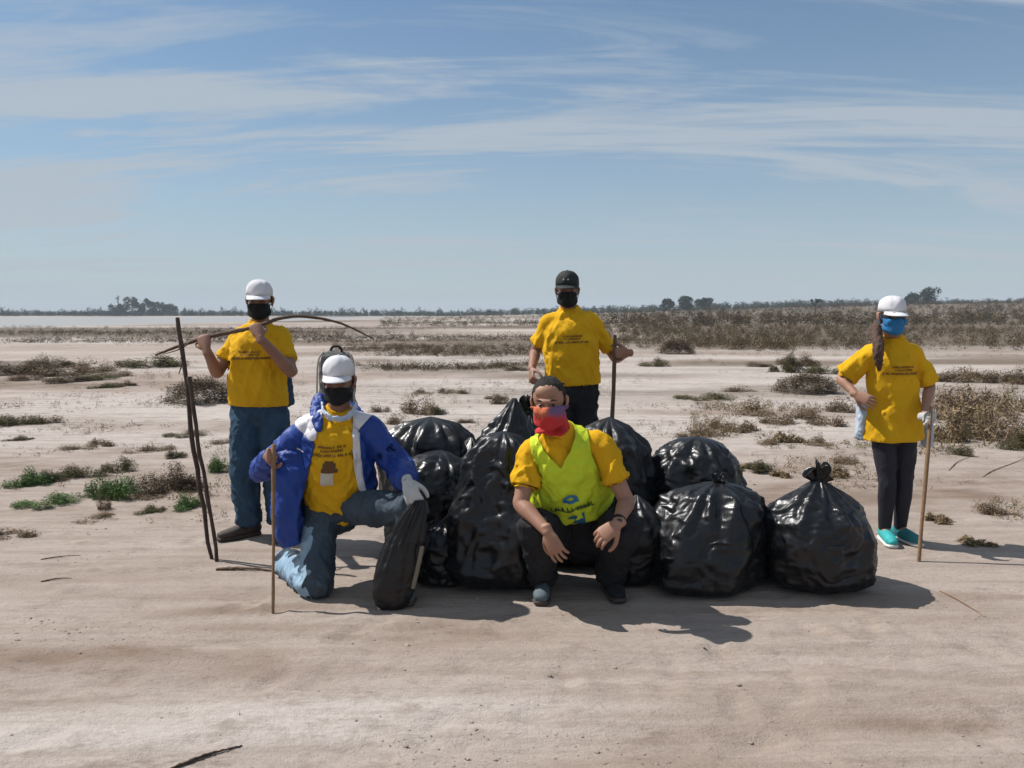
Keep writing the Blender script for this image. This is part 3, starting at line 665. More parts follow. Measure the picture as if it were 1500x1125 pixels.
bag(935, 4.50, 0.34, 0.34, 0.50, 19, 'small black garbage bag squeezed between the squatting man and the smooth bag', top=0.05, lean=(0, 0), knot=False, mat=BAGD)
bag(1140, 4.68, 0.30, 0.34, 0.36, 20, 'low black garbage bag wedged in the gap next to the upright-knotted bag', top=0.05, knot=False, mat=BAGD)
bag(724, 4.48, 0.60, 0.50, 0.86, 23, 'tall shiny crumpled black garbage bag beside the squatting man\'s elbow', top=0.05, lean=(0.05, 0.0), amp=1.0, pa=.10, knot=False, prof=[(0, 0), (.008, .55), (.04, .85), (.15, 1.0), (.4, .96), (.62, .82), (.8, .68), (.9, .55), (.96, .38), (1, .02)])
bag(742, 5.12, 0.46, 0.44, 0.98, 27, 'black garbage bag with a pointed peak behind the tall crumpled one', top=0.06, lean=(0.05, 0), knot=False, prof=[(0, 0), (.01, .5), (.05, .8), (.25, 1.0), (.6, .96), (.8, .6), (.92, .3), (1, .06)])
bag(776, 5.30, 0.34, 0.36, 0.88, 29, 'black garbage bag whose loose crumpled neck sticks out behind the squatting man\'s head', top=0.10)
bag(630, 5.15, 0.66, 0.54, 0.86, 33, 'bulky black garbage bag with a smooth bluish sheen on its crown at the back', top=0.05, knot=False, prof=[(0, 0), (.01, .5), (.05, .8), (.25, 1.0), (.65, 1.0), (.85, .80), (.95, .5), (1, .02)], amp=0.7)
bag(640, 4.82, 0.54, 0.46, 0.70, 37, 'crinkled glossy black garbage bag below the kneeling man\'s gloved hand', top=0.05, lean=(0.02, 0), amp=1.25, knot=False, pa=.08, prof=[(0, 0), (.008, .55), (.04, .80), (.14, .95), (.32, 1.0), (.55, .99), (.72, .90), (.84, .74), (.92, .54), (.97, .32), (1, .02)])
bag(852, 4.86, 0.56, 0.40, 0.50, 51, 'black garbage bag directly behind the squatting man\'s legs', knot=False, mat=BAGD)
bag(690, 5.05, 0.50, 0.46, 0.74, 55, 'black garbage bag wedged between the peaked bag and the crinkled one', knot=False, amp=1.3)
bag(648, 4.50, 0.34, 0.32, 0.36, 41, 'low slumped black garbage bag between the hand-held bag and the tall one', top=0.05, knot=False, amp=1.3)
# the half-empty bag that the kneeling man holds upright by its mouth
HB = bag(570, 4.08, 0.215, 0.15, 0.57, 45, 'slack half-empty black bag held upright by the kneeling man', knot=False, lean=(0.150, 0.0), amp=1.1, mat=BAGD, pa=.15, p0=.10,
    prof=[(0, 0), (.008, .55), (.04, .74), (.15, .92), (.4, 1.0), (.65, .86), (.85, .58), (1, .22)])
seam = [(0.112, -0.035, 0.12), (0.132, -0.038, 0.20), (0.150, -0.042, 0.28), (0.163, -0.044, 0.34)]
link('edge_tape', mesh_from('tape', *[[tuple(q) for q in s_] for s_ in tube(seam, [(0.012, 0.004)] * 4, side=(1, 0.3, 0), n=8)]), material('pale_tape', (0.17, 0.15, 0.11), 0.6, bump=0.2), HB)
# ------------------------------------------------------------------ people
SKIN = material('skin', (0.29, 0.148, 0.094), 0.6, (0.245, 0.118, 0.074), 9, bump=0.12, bscale=140, subsurf=0.06)
SKIN_F = material('fair_skin', (0.35, 0.185, 0.120), 0.6, (0.30, 0.150, 0.095), 9, bump=0.1, bscale=140, subsurf=0.06)
YEL = material('yellow_cotton', (0.70, 0.398, 0.012), 0.9, (0.62, 0.335, 0.010), 4, bump=0.35, bscale=110, spec=0.15)
INK = material('brown_ink', (0.105, 0.045, 0.012), 0.8)
DENIM = material('blue_denim', (0.022, 0.050, 0.090), 0.9, (0.036, 0.076, 0.125), 7, bump=0.3, bscale=160, spec=0.25)
DENIM_G = material('grey_blue_denim', (0.042, 0.060, 0.080), 0.9, (0.062, 0.085, 0.108), 6, bump=0.3, bscale=160, spec=0.25)
DENIM_SUNLIT = material('sunlit_worn_denim', (0.18, 0.30, 0.42), 0.9, (0.28, 0.40, 0.50), 9, bump=0.3, bscale=160)  # the kneeling man's denim, worn and lightened to carry painted sunlight
BLACKC = material('black_cloth', (0.012, 0.012, 0.015), 0.85, (0.020, 0.020, 0.024), 8, bump=0.3, bscale=120, spec=0.25)
LEGG = material('navy_leggings', (0.013, 0.014, 0.022), 0.7, (0.020, 0.020, 0.030), 8, bump=0.15, bscale=120, spec=0.3)
WHITE = material('white_cotton', (0.66, 0.66, 0.68), 0.9, (0.58, 0.58, 0.61), 12, bump=0.2, bscale=140, spec=0.25)
GLOVE = material('grey_white_glove', (0.52, 0.52, 0.50), 0.9, (0.40, 0.40, 0.39), 14, bump=0.4, bscale=160, spec=0.2)
JBLUE = material('royal_blue_nylon', (0.006, 0.035, 0.215), 0.55, (0.008, 0.045, 0.26), 5, bump=0.3, bscale=35, spec=0.4)
JPALE = material('pale_blue_lining', (0.30, 0.42, 0.60), 0.7, (0.60, 0.62, 0.68), 18, bump=0.2, bscale=60)
JWHITE = material('white_nylon', (0.66, 0.65, 0.68), 0.6, (0.60, 0.59, 0.63), 6, bump=0.25, bscale=35, spec=0.35)
NEON = material('neon_vest', (0.56, 0.68, 0.030), 0.8, (0.50, 0.60, 0.025), 5, bump=0.3, bscale=70, spec=0.3)
HAIR = material('dark_hair', (0.012, 0.009, 0.007), 0.85, (0.022, 0.016, 0.012), 40, bump=0.8, bscale=220)
HAIRB = material('brown_hair', (0.060, 0.026, 0.014), 0.5, (0.10, 0.045, 0.024), 40, bump=0.8, bscale=220)
MASKB = material('black_mask', (0.008, 0.009, 0.010), 0.8, bump=0.2, bscale=150, spec=0.25)
MASKU = material('blue_mask', (0.010, 0.135, 0.33), 0.75, (0.012, 0.16, 0.38), 30, bump=0.2, bscale=150)
CAPBK = material('black_cap_cloth', (0.010, 0.014, 0.014), 0.8, bump=0.3, bscale=120)
DGLASS = material('dark_lens', (0.006, 0.006, 0.008), 0.08, coat=0.6)
TEAL = material('turquoise_shoe', (0.020, 0.42, 0.40), 0.7, (0.03, 0.30, 0.32), 30, bump=0.4, bscale=120)
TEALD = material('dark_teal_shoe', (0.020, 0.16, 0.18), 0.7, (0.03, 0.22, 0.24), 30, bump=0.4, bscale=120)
SOLE = material('pale_rubber', (0.55, 0.55, 0.53), 0.8)
SOLED = material('brown_rubber', (0.06, 0.042, 0.032), 0.8)
SHOEB = material('dark_brown_shoe', (0.040, 0.028, 0.022), 0.7, (0.06, 0.045, 0.036), 20, bump=0.3)
SHOEG = material('grey_blue_shoe', (0.06, 0.09, 0.11), 0.75, (0.10, 0.135, 0.15), 20, bump=0.3)
EYE = material('eye_white', (0.16, 0.13, 0.115), 0.45); IRIS = material('brown_iris', (0.022, 0.012, 0.008), 0.2)
def gaiter_material(zm, xm):
    """Printed neck gaiter: red throat, orange and violet-blue blotches over the nose and cheeks."""
    m = material('red_orange_gaiter', (0.50, 0.03, 0.025), 0.85, bump=0.25, bscale=90); nt = m.node_tree; nd, ln = nt.nodes, nt.links
    t = nd.new('ShaderNodeTexCoord'); sx = nd.new('ShaderNodeSeparateXYZ'); ln.new(t.outputs['Object'], sx.inputs[0])
    n = N(nd, 'ShaderNodeTexNoise', Scale=16, Detail=2); ln.new(t.outputs['Object'], n.inputs['Vector'])
    mm = lambda op, x, y=None: M_(op, x, y, None, nd, ln)
    nz = mm('MULTIPLY', mm('SUBTRACT', n.outputs[0], .5), .10)
    def mr(v, lo, hi):
        r = nd.new('ShaderNodeMapRange'); ln.new(v, r.inputs[0]); r.inputs[1].default_value = lo; r.inputs[2].default_value = hi; return r.outputs[0]
    up = mr(mm('ADD', sx.outputs[2], nz), zm - .005, zm + .03); rt = mr(mm('ADD', sx.outputs[0], nz), xm - .012, xm + .02)
    def mixc(f, A_, B_):
        q = nd.new('ShaderNodeMix'); q.data_type = 'RGBA'; ln.new(f, q.inputs[0])
        for i_, v in ((6, A_), (7, B_)):
            if isinstance(v, tuple): q.inputs[i_].default_value = (*v, 1)
            else: ln.new(v, q.inputs[i_])
        return q.outputs[2]
    ln.new(mixc(up, (0.48, 0.022, 0.024), mixc(rt, (0.52, 0.13, 0.055), (0.15, 0.085, 0.19))), nd['Principled BSDF'].inputs['Base Color']); return m

def crease(m, sc, strength, dist=0.02, aniso=(1, 1, .6)):
    nt = m.node_tree; nd, ln = nt.nodes, nt.links; b = nd['Principled BSDF']; t = nd.new('ShaderNodeTexCoord'); mp = nd.new('ShaderNodeMapping'); ln.new(t.outputs['Object'], mp.inputs[0]); mp.inputs['Scale'].default_value = aniso; mp.inputs['Rotation'].default_value = (.3, .4, .2)
    n = N(nd, 'ShaderNodeTexNoise', Scale=sc, Detail=4, Roughness=0.5, Distortion=1.4); n.noise_type = 'RIDGED_MULTIFRACTAL'; ln.new(mp.outputs[0], n.inputs['Vector'])
    bp = N(nd, 'ShaderNodeBump', Strength=strength, Distance=dist); ln.new(n.outputs[0], bp.inputs['Height'])
    old = b.inputs['Normal'].links
    if old: ln.new(old[0].from_socket, bp.inputs['Normal'])
    ln.new(bp.outputs[0], b.inputs['Normal'])
for m_, s_, k_ in ((YEL, 6, .35), (DENIM, 8, .4), (DENIM_G, 8, .4), (BLACKC, 8, .4), (JBLUE, 7, .5), (JWHITE, 7, .4), (NEON, 7, .35), (LEGG, 9, .25), (WHITE, 9, .2)): crease(m_, s_, k_ * 2.2)

class Person:
    def __init__(s, base, label, yaw=0):
        s.root = empty('person', base); s.base = Vector(base); tag(s.root, label, 'person')
    def add(s, name, me, mat, parent=None):
        v, _ = get(me); put(me, v - np.array(s.base)); return link(name, me, mat, parent or s.root)
    def addv(s, name, vf, mat, parent=None, smooth=True):
        return s.add(name, mesh_from(name, [tuple(x) for x in vf[0]], vf[1], smooth), mat, parent)

def hand(w, f, n, thumb, curl, splay=0.10, infl=0.0, size=1.0, spread=0.0205):
    """Palm, four unequal jointed fingers and a thumb from the palm's side. w wrist, f finger direction, n palm facing, thumb +1/-1 along f x n."""
    w = Vector(w); f = Vector(f).normalized(); n = Vector(n); n = (n - f * n.dot(f)).normalized(); s = f.cross(n) * thumb
    k = size; out_ = []
    L = lambda a, b, c: w + (f * a + s * b + n * c) * k
    r = lambda q: (q + infl) * k
    out_.append(tube([L(-.03, 0, 0), L(.0, 0, 0), L(.035, .001, 0), L(.075, 0, 0.002), L(.092, 0, 0.003)], [(r(.027), r(.021)), (r(.027), r(.020)), (r(.038), r(.017)), (r(.042), r(.014)), (r(.038), r(.011))], side=s, n=18))
    for i, (ln, o) in enumerate(((.074, 1.5), (.083, .5), (.077, -.5), (.060, -1.5))):
        p = L(.082 - .004 * abs(o), o * spread, 0.002); d = (f + s * (o * splay)).normalized(); pts = [p - d * 0.022 * k, p]; nn = n
        for j, (seg, c) in enumerate(zip((.46, .30, .24), curl)):
            q = Quaternion(d.cross(nn).normalized(), R(c * (1 + 0.07 * i))); d = q @ d; nn = q @ nn
            p = p + d * (ln * seg * k); pts.append(p)
        out_.append(tube(pts, [r(.0085), r(.0092), r(.0085), r(.0080), r(.0066)], n=10, sub=3))
    tb = L(.022, .028, .006)
    c = 0.55 if curl[0] > 40 else 0.25
    p1 = tb + (f * .030 + s * .028 + n * (.018 * (1 + c))) * k; p2 = p1 + (f * .026 + s * (.016 - .030 * c) + n * (.012 + .020 * c)) * k; p3 = p2 + (f * .018 + s * (.006 - .034 * c) + n * .012) * k
    out_.append(tube([L(.005, .012, .002), tb, p1, p2, p3], [r(.014), r(.0150), r(.0120), r(.0105), r(.0080)], n=10, sub=3))
    return out_
def grip(g, axis, f, n, thumb, rad=0.012, infl=0.0, size=1.0):
    """Wrist point and shapes of a fist closed round a bar through g."""
    a = Vector(axis).normalized(); f = Vector(f); f = (f - a * f.dot(a)).normalized(); n0 = a.cross(f)
    if n0.dot(Vector(n)) < 0: n0 = -n0
    w = Vector(g) - f * 0.088 * size - n0 * (rad + 0.020)
    return w, hand(w, f, n0, thumb, (72, 88, 62), 0.02, infl, size, 0.0195), f, n0

def head_matrix(c, yaw=0, pitch=0, roll=0, s=1.0):
    return Matrix.Translation(Vector(c)) @ Matrix.Rotation(R(yaw), 4, 'Z') @ Matrix.Rotation(R(pitch), 4, 'X') @ Matrix.Rotation(R(roll), 4, 'Y') @ Matrix.Scale(s, 4)
def tf(M, sh):
    return [M @ Vector(v) for v in sh[0]], sh[1]
def head_shapes(M):
    e = lambda c, r, rx=0: tf(M, ell(c, r, Matrix.Rotation(R(rx), 3, 'X') if rx else None))
    o = [e((0, .014, .034), (.077, .096, .086)), e((0, -.022, -.035), (.063, .068, .078)), e((0, -.072, -.097), (.026, .020, .019)),
         e((0, -.084, .024), (.053, .016, .011)), e((0, -.044, .060), (.058, .040, .040)), e((.036, -.062, -.026), (.026, .024, .026)), e((-.036, -.062, -.026), (.026, .024, .026)),
         e((0, -.087, -.056), (.026, .014, .008)), e((0, -.085, -.071), (.022, .014, .008)), e((0, -.070, -.065), (.040, .024, .036)),
         tf(M, tube([(0, -.080, .018), (0, -.094, -.004), (0, -.104, -.026)], [.009, .011, .015], n=10)), e((.012, -.092, -.030), (.010, .012, .008)), e((-.012, -.092, -.030), (.010, .012, .008))]
    for s in (1, -1):
        o.append(tf(M, tube([(s * .074, .014, -.028), (s * .083, .020, -.010), (s * .086, .026, .016), (s * .080, .018, .026)], [(.010, .007), (.017, .008), (.019, .008), (.010, .007)], side=(0, 1, 0), n=10)))
        o.append(tf(M, tube([(s * .055, .010, -.055), (s * .050, -.030, -.082), (s * .022, -.066, -.098)], [.016, .016, .014], n=8)))
    return o
def limb(a, b, c, ra, rb, rc, mid1=None, mid2=None):
    a, b, c = Vector(a), Vector(b), Vector(c)
    return tube([a, a.lerp(b, .45), a.lerp(b, .85), b, b.lerp(c, .25), b.lerp(c, .6), c], [ra, mid1 or (ra * .55 + rb * .5), rb * 1.02, rb, mid2 or rb * 1.05, (rb + rc) * .5, rc], n=16, sub=4)

def body(P_, J, M, hands, k=1.0, skin=SKIN, stout=1.0):
    """One continuous figure: head, neck, torso, arms, hands and legs grown together."""
    sh = head_shapes(M); nk, pv = J['neck'], J['pelvis']; sl, sr = J['shl'], J['shr']
    side = (sr - sl).normalized()
    hb = M @ Vector((0, .022, -.045))
    sh.append(tube([nk - (hb - nk).normalized() * .05, nk, hb], [.064 * k, .058 * k, .056 * k], n=18))
    ch = nk.lerp(pv, .28)
    sh.append(tube([nk + (nk - ch).normalized() * 0.01, nk.lerp(pv, .12), ch, nk.lerp(pv, .6), pv, pv + (pv - ch).normalized() * .06], [(.075 * k, .06 * k), (.135 * k, .085 * k), (.155 * k, .108 * k), (.140 * k * stout, .105 * k * stout), (.158 * k * stout, .110 * k), (.12 * k, .09 * k)], side=side, n=24))
    for a in 'lr':
        S_, E_, W_ = J['sh' + a], J['el' + a], J['wr' + a]
        sh.append(tube([nk.lerp(pv, .10), S_], [.062 * k, .054 * k], n=12))
        sh.append(limb(S_, E_, W_, .054 * k, .039 * k, .026 * k, .047 * k, .041 * k))
        H_, K_, A_ = J['hip' + a], J['kn' + a], J['an' + a]
        sh.append(limb(H_, K_, A_, .084 * k, .054 * k, .036 * k, .074 * k, .055 * k))
        T_ = J['toe' + a]; d = (T_ - A_); d.z = 0; d.normalize()
        sh.append(tube([A_ + Vector((0, 0, .0)), A_.lerp(T_, .45) + Vector((0, 0, -.005)), T_ - d * .03], [.036 * k, .032 * k, .022 * k], n=12))
    for h in hands: sh += h
    me = thin_out(remesh(sh, 0.0042, 2, 0.4), 0.30)
    b = P_.add('body', me, skin)
    return b

def outside(me, bv, off):
    """Keep a garment clear of what is worn under it."""
    v, _ = get(me); ch = False
    for i in range(len(v)):
        p = Vector(v[i]); loc, nr, _, dist = bv.find_nearest(p, 0.09)
        if loc is None: continue
        d = (p - loc).dot(nr)
        if d < off and dist < 0.06: v[i] = np.array(loc + nr * off if d < 0 else p + nr * (off - d)); ch = True
    if ch: put(me, v)
    return me
def folds(me, amp, sc, seed, aniso=(1, 1, 1), pw=1.0):
    """Soft drapes plus sharper creases, neither swelling nor shrinking the garment."""
    v, n = get(me); q = (v @ np.array(Matrix.Rotation(.5, 3, 'Y'))) * np.array(aniso) * sc + seed
    r1 = ridged(q + 0.8 * fbm(q * 0.6, 2)[:, None], 3); q2 = (v @ np.array(Matrix.Rotation(-.7, 3, 'Y'))) * np.array(aniso) * sc * 2.1 + seed + 4
    r2 = ridged(q2 + 0.9 * fbm(q2 * .5, 2)[:, None], 2)
    d = (r1 - r1.mean()) * amp * 1.3 + (r2 - r2.mean()) * amp * .75 + fbm(v * 3.2 + seed, 2) * amp
    put(me, v + n * d[:, None]); return me
def hemline(J, t):
    u = (J['neck'] - J['pelvis']).normalized(); return J['neck'].lerp(J['pelvis'], t), u, .010
def open_hems(me, J, k, sleeve, hem=None, sides='lr'):
    """Cut the sleeve ends (and the bottom) open and give the cloth an edge."""
    c, n_ = fcent(me); cut = np.zeros(len(c), bool)
    for a in sides:
        S_, E_ = J['sh' + a], J['el' + a]; e = np.array(S_.lerp(E_, sleeve)); d = np.array((E_ - S_).normalized()); q = c - e
        cut |= (q @ d > -0.001) & (np.linalg.norm(q, axis=1) < .13) & (n_ @ d > .25)
    if hem is not None:
        h, u = np.array(hem[0]), np.array(hem[1]); cut |= ((c - h) @ u < hem[2])
    return thick(drop_faces(me, ~cut), .005)
def shirt_shapes(J, prof, k, sleeve=0.62, srad=(.066, .072)):
    """prof: list of (t, half width, half depth, dx) from neck (0) to pelvis (1)."""
    nk, pv = J['neck'], J['pelvis']; side = (J['shr'] - J['shl']).normalized(); s2 = (J['hipr'] - J['hipl']).normalized()
    mid = J.get('belly')
    def sp(t):
        p = nk.lerp(pv, t) if t >= 0 else nk + (nk - pv) * (-t)
        if mid is not None: p = p + mid * max(0, math.sin(min(max(t, 0), 1) * math.pi))
        return p
    sh = [tube([sp(t) for t, *_ in prof], [(a * k, b * k) for _, a, b in prof], side=side, n=28, rnd=0.2)]
    for a in 'lr':
        S_, E_ = J['sh' + a], J['el' + a]; e = S_.lerp(E_, sleeve)
        sh.append(tube([nk.lerp(pv, .06), nk.lerp(pv, .08).lerp(S_, .6), S_, S_.lerp(E_, sleeve * .5), e], [.056 * k, .058 * k, .058 * k, srad[0] * .88 * k, srad[1] * .90 * k], n=18, rnd=0.10))
    return sh
PROF = [(-.012, .074, .070), (.02, .108, .078), (.10, .152, .096), (.28, .180, .130), (.5, .182, .136), (.75, .182, .140), (1.0, .188, .136), (1.12, .190, .134)]

def printed(P_, shirt_me_bvh, name, quads, mat, M, parent):
    """Flat print laid on the cloth: quads in chest coordinates (x, z) projected along the chest's facing."""
    V, F = [], []; d = (M.to_3x3() @ Vector((0, 1, 0))).normalized()
    for q in quads:
        ids = []
        for x, z in q:
            o = M @ Vector((x, -0.6, z)); hit = shirt_me_bvh.ray_cast(o, d)
            if hit[0] is None: ids = []; break
            V.append(hit[0] - d * 0.006); ids.append(len(V) - 1)
        if ids: F.append(tuple(ids))
    return P_.addv(name, (V, F), mat, parent, False)
def strip(x0, z0, x1, z1, n=6, m=4):
    if m > 1: return [q for j in range(m) for q in strip(x0, z0 + (z1 - z0) * j / m, x1, z0 + (z1 - z0) * (j + 1) / m, n * 2, 1)]
    return [[(x0 + (x1 - x0) * i / n, z0), (x0 + (x1 - x0) * (i + 1) / n, z0), (x0 + (x1 - x0) * (i + 1) / n, z1), (x0 + (x1 - x0) * i / n, z1)] for i in range(n)]
def scribble(x0, x1, z, h, seed):
    """A worn line of print too small to read: short letter-like strokes."""
    g = random.Random(seed); q = []; x = x0
    while x < x1:
        w = h * g.uniform(.45, .8)
        if g.random() < 0.12: x += w * .7; continue
        t = h * 0.24
        q.append([(x, z - h / 2), (x + t, z - h / 2), (x + t, z + h / 2), (x, z + h / 2)])
        c = g.randrange(4)
        for zz in ([z + h / 2], [z - h / 2 + t], [z + t / 2, z + h / 2], [z + h / 2, z - h / 2 + t])[c]:
            q.append([(x, zz - t), (x + w, zz - t), (x + w, zz), (x, zz)])
        if c != 1: q.append([(x + w - t, z - h / 2), (x + w, z - h / 2), (x + w, z + h / 2), (x + w - t, z + h / 2)])
        x += w + h * .22
    return q
def chest_print(P_, me_bvh, J, parent, w=0.26, z=0.0, seed=1, dx=0.0):
    c = J['neck'].lerp(J['pelvis'], .38); sd = (J['shr'] - J['shl']).normalized(); up = (J['neck'] - J['pelvis']).normalized(); fw = sd.cross(up)
    M = Matrix((( *sd, 0), (*fw, 0), (*up, 0), (0, 0, 0, 1))).transposed(); M.translation = c + up * z + sd * dx
    if M.to_3x3() @ Vector((0, 1, 0)) @ Vector((0, 1, 0)) < 0: M = M @ Matrix.Diagonal((1, -1, 1, 1))
    q = scribble(-.075, .07, .036, .0125, seed) + scribble(-.06, .06, .017, .0115, seed + 1) + scribble(-w / 2, w / 2, -.006, .0145, seed + 2)
    printed(P_, me_bvh, 'shirt_print', q, INK, M, parent); return M

def shoe(P_, A_, T_, mat, sole, k=1.0, h=0.085):
    d = (T_ - A_); d.z = 0; L = d.length; d.normalize(); s = Vector((d.y, -d.x, 0)); g = Vector((A_.x, A_.y, gz(A_.x, A_.y)))
    if A_.z > 0.30: g.z = A_.z - .09
    q = lambda a, z: g + d * a + Vector((0, 0, z))
    up = remesh([tube([q(-.055, .052), q(0, .056), q(.07, .050), q(.14, .042), q(L + .0, .036)], [(.030 * k, .036), (.038 * k, .046), (.042 * k, .042), (.046 * k, .034), (.034 * k, .026)], side=s, n=16), tube([q(0, .05), q(-.005, h + .025)], [.042 * k, .043 * k], n=16, rnd=.2)], 0.006, 3)
    o = P_.add('shoe', up, mat)
    P_.addv('sole', tube([q(-.06, .014), q(0, .014), q(.07, .013), q(.14, .013), q(L + .012, .016)], [(.034 * k, .016), (.042 * k, .016), (.044 * k, .015), (.050 * k, .015), (.036 * k, .014)], side=s, n=16), sole, o)
    return o
def trousers(P_, J, mat, k, seed, rt=.100, rk=.082, rc=.078, hem=.082, amp=.010, name='trousers', waist=(.176, .126), up=0.05):
    pv, nk = J['pelvis'], J['neck']; side = (J['hipr'] - J['hipl']).normalized(); u = (nk - pv).normalized()
    if 'kneel' in J: u = Vector((0, 0, 1))
    sh = [tube([pv + u * up, pv, pv - u * .06, pv - u * .11], [(waist[0] * k, waist[1] * k), (.182 * k, .130 * k), (.175 * k, .122 * k), (.12 * k, .09 * k)], side=side, n=24)]
    for a in 'lr':
        H_, K_, A_ = J['hip' + a], J['kn' + a], J['an' + a]; e = K_.lerp(A_, .97)
        sh.append(tube([H_, H_.lerp(K_, .5), H_.lerp(K_, .88), K_, K_.lerp(A_, .15), K_.lerp(A_, .55), e], [rt * k, (rt + rk) * .5 * k, rk * k, rk * k, rk * .98 * k, rc * k, hem * k], n=18, rnd=.15))
    me = remesh(sh, 0.0075, 3); folds(me, amp * 1.2, 8, seed, (1, 1, .8)); outside(me, P_.bv, .007); return P_.add(name, me, mat)
def cap(P_, M, mat, bmat=None, crown=(.083, .106, .076), z0=.052, brim=.082, tip=8, turn=0):
    V, F = [], []; n, m = 40, 12; T = M @ Matrix.Rotation(R(turn), 4, 'Z') @ Matrix.Rotation(R(tip), 4, 'X')
    for i in range(m):
        ph = math.pi / 2 * i / (m - 1) * 0.985
        for j in range(n):
            a = 2 * math.pi * j / n; sq = 1 - 0.07 * abs(math.cos(3 * a)) ** 10 * math.sin(ph) ** .7 - .05 * max(0, math.sin(a)) * math.sin(ph) + .018 * math.sin(4 * a + 5 * ph) + .012 * math.sin(9 * a - 7 * ph)
            V.append(T @ Vector((math.cos(a) * math.cos(ph) ** .78 * crown[0] * sq, .014 + math.sin(a) * math.cos(ph) ** .78 * crown[1] * sq, z0 + .012 + math.sin(ph) * crown[2] * (1 - .10 * math.sin(a) * math.cos(ph)))))
    V2 = [T @ Vector((math.cos(2 * math.pi * j / n) * crown[0] * 1.0, .014 + math.sin(2 * math.pi * j / n) * crown[1], z0 - .018)) for j in range(n)]
    V = V2 + V; m += 1
    F = [(i * n + j, i * n + (j + 1) % n, (i + 1) * n + (j + 1) % n, (i + 1) * n + j) for i in range(m - 1) for j in range(n)] + [tuple(range((m - 1) * n, m * n))]
    me = thick(mesh_from('cap', [tuple(v) for v in V], F), 0.004); o = P_.add('cap', me, mat)
    V, F = [], []; nb, mb = 25, 9
    for i in range(mb):
        u = i / (mb - 1)
        for j in range(nb):
            a = R(-62 + 124 * j / (nb - 1)); w = math.cos((j / (nb - 1) - .5) * math.pi) ** .7
            x = math.sin(a) * crown[0] * (1 + .06 * u); y = .014 - math.cos(a) * crown[1] - brim * u * w
            V.append(T @ Vector((x, y, z0 - .012 - .020 * u * w - (abs(math.sin(a)) ** 2) * .020 * u - .10 * max(0, abs(x) - .03) * u)))
    F = [(i * nb + j, (i + 1) * nb + j, (i + 1) * nb + j + 1, i * nb + j + 1) for i in range(mb - 1) for j in range(nb - 1)]
    P_.add('brim', thick(mesh_from('brim', [tuple(v) for v in V], F), 0.004), bmat or mat, o)
    P_.addv('button', tf(T, ell((0, .014, z0 + .013 + crown[2]), (.007, .007, .004), n=10, m=6)), mat, o)
    return o
def wrap(P_, M, bv, a0, a1, z0, z1, off, n=40, m=16, zc=0.0, smooth=4, ex=None, rmax=9.0):
    """Cloth or hair fitted round the head: rays from outside towards the head's axis, eased over the hollows."""
    rad = np.zeros((m, n)); Mi = M.inverted(); zs = np.linspace(z0, z1, m)
    th = np.linspace(R(a0), R(a1), n)
    for i in range(m):
        for j in range(n):
            z = zs[i] if ex is None else ex(zs[i], th[j], i / (m - 1)); d = Vector((math.sin(th[j]), -math.cos(th[j]), 0)); o = Vector((0, 0.012, z)) + d * .4
            w = M @ o; h = bv.ray_cast(w, (M.to_3x3() @ -d).normalized()); rad[i, j] = ((Mi @ h[0]) - Vector((0, 0.012, z))).length if h[0] is not None else .07
            rad[i, j] = min(rad[i, j], rmax) if i < m * .4 else rad[i, j]
    big = rad.copy()
    for _ in range(smooth):
        p = np.pad(big, 1, mode='edge'); av = (p[:-2, 1:-1] + p[2:, 1:-1] + p[1:-1, :-2] + p[1:-1, 2:]) / 4; big = np.maximum(rad, av)
    V = []
    for i in range(m):
        for j in range(n):
            z = zs[i] if ex is None else ex(zs[i], th[j], i / (m - 1)); d = Vector((math.sin(th[j]), -math.cos(th[j]), 0)); V.append(M @ (Vector((0, .012, z)) + d * (big[i, j] + off(i / (m - 1), th[j]))))
    F = [(i * n + j, i * n + j + 1, (i + 1) * n + j + 1, (i + 1) * n + j) for i in range(m - 1) for j in range(n - 1)]
    return mesh_from('wrap', [tuple(v) for v in V], F)
def mask(P_, M, bv, mat, loops=True, z0=-.118, z1=-.012):
    me = wrap(P_, M, bv, -66, 66, z0, z1, lambda u, t: .005, 34, 14, ex=lambda z, t, u: z + (0.016 * (abs(t) / R(66)) ** 2 if u < .5 else -0.006 + .012 * math.cos(t * 1.36)))
    o = P_.add('face_mask', thick(me, -.003), mat)
    if loops:
        for s in (1, -1):
            P_.addv('ear_loop', tf(M, tube([(s * .068, -.022, -.028), (s * .080, .004, .004), (s * .088, .030, .018), (s * .086, .034, -.010), (s * .070, -.015, -.070)], [.0026] * 5, n=6, sub=4)), mat, o)
    return o
def eyes(P_, M):
    for s in (1, -1):
        e = P_.addv('eye', tf(M, ell((s * .031, -.0645, .004), (.012, .012, .0048), n=14)), EYE)
        P_.addv('iris', tf(M, ell((s * .031, -.0753, .004), (.0056, .0020, .0044), n=12)), IRIS, e)
        P_.addv('eyebrow', tf(M, tube([(s * .014, -.094, .024), (s * .032, -.095, .031), (s * .050, -.084, .026)], [(.002, .003), (.003, .0045), (.0015, .0025)], side=(0, 1, 0), n=8)), HAIR)
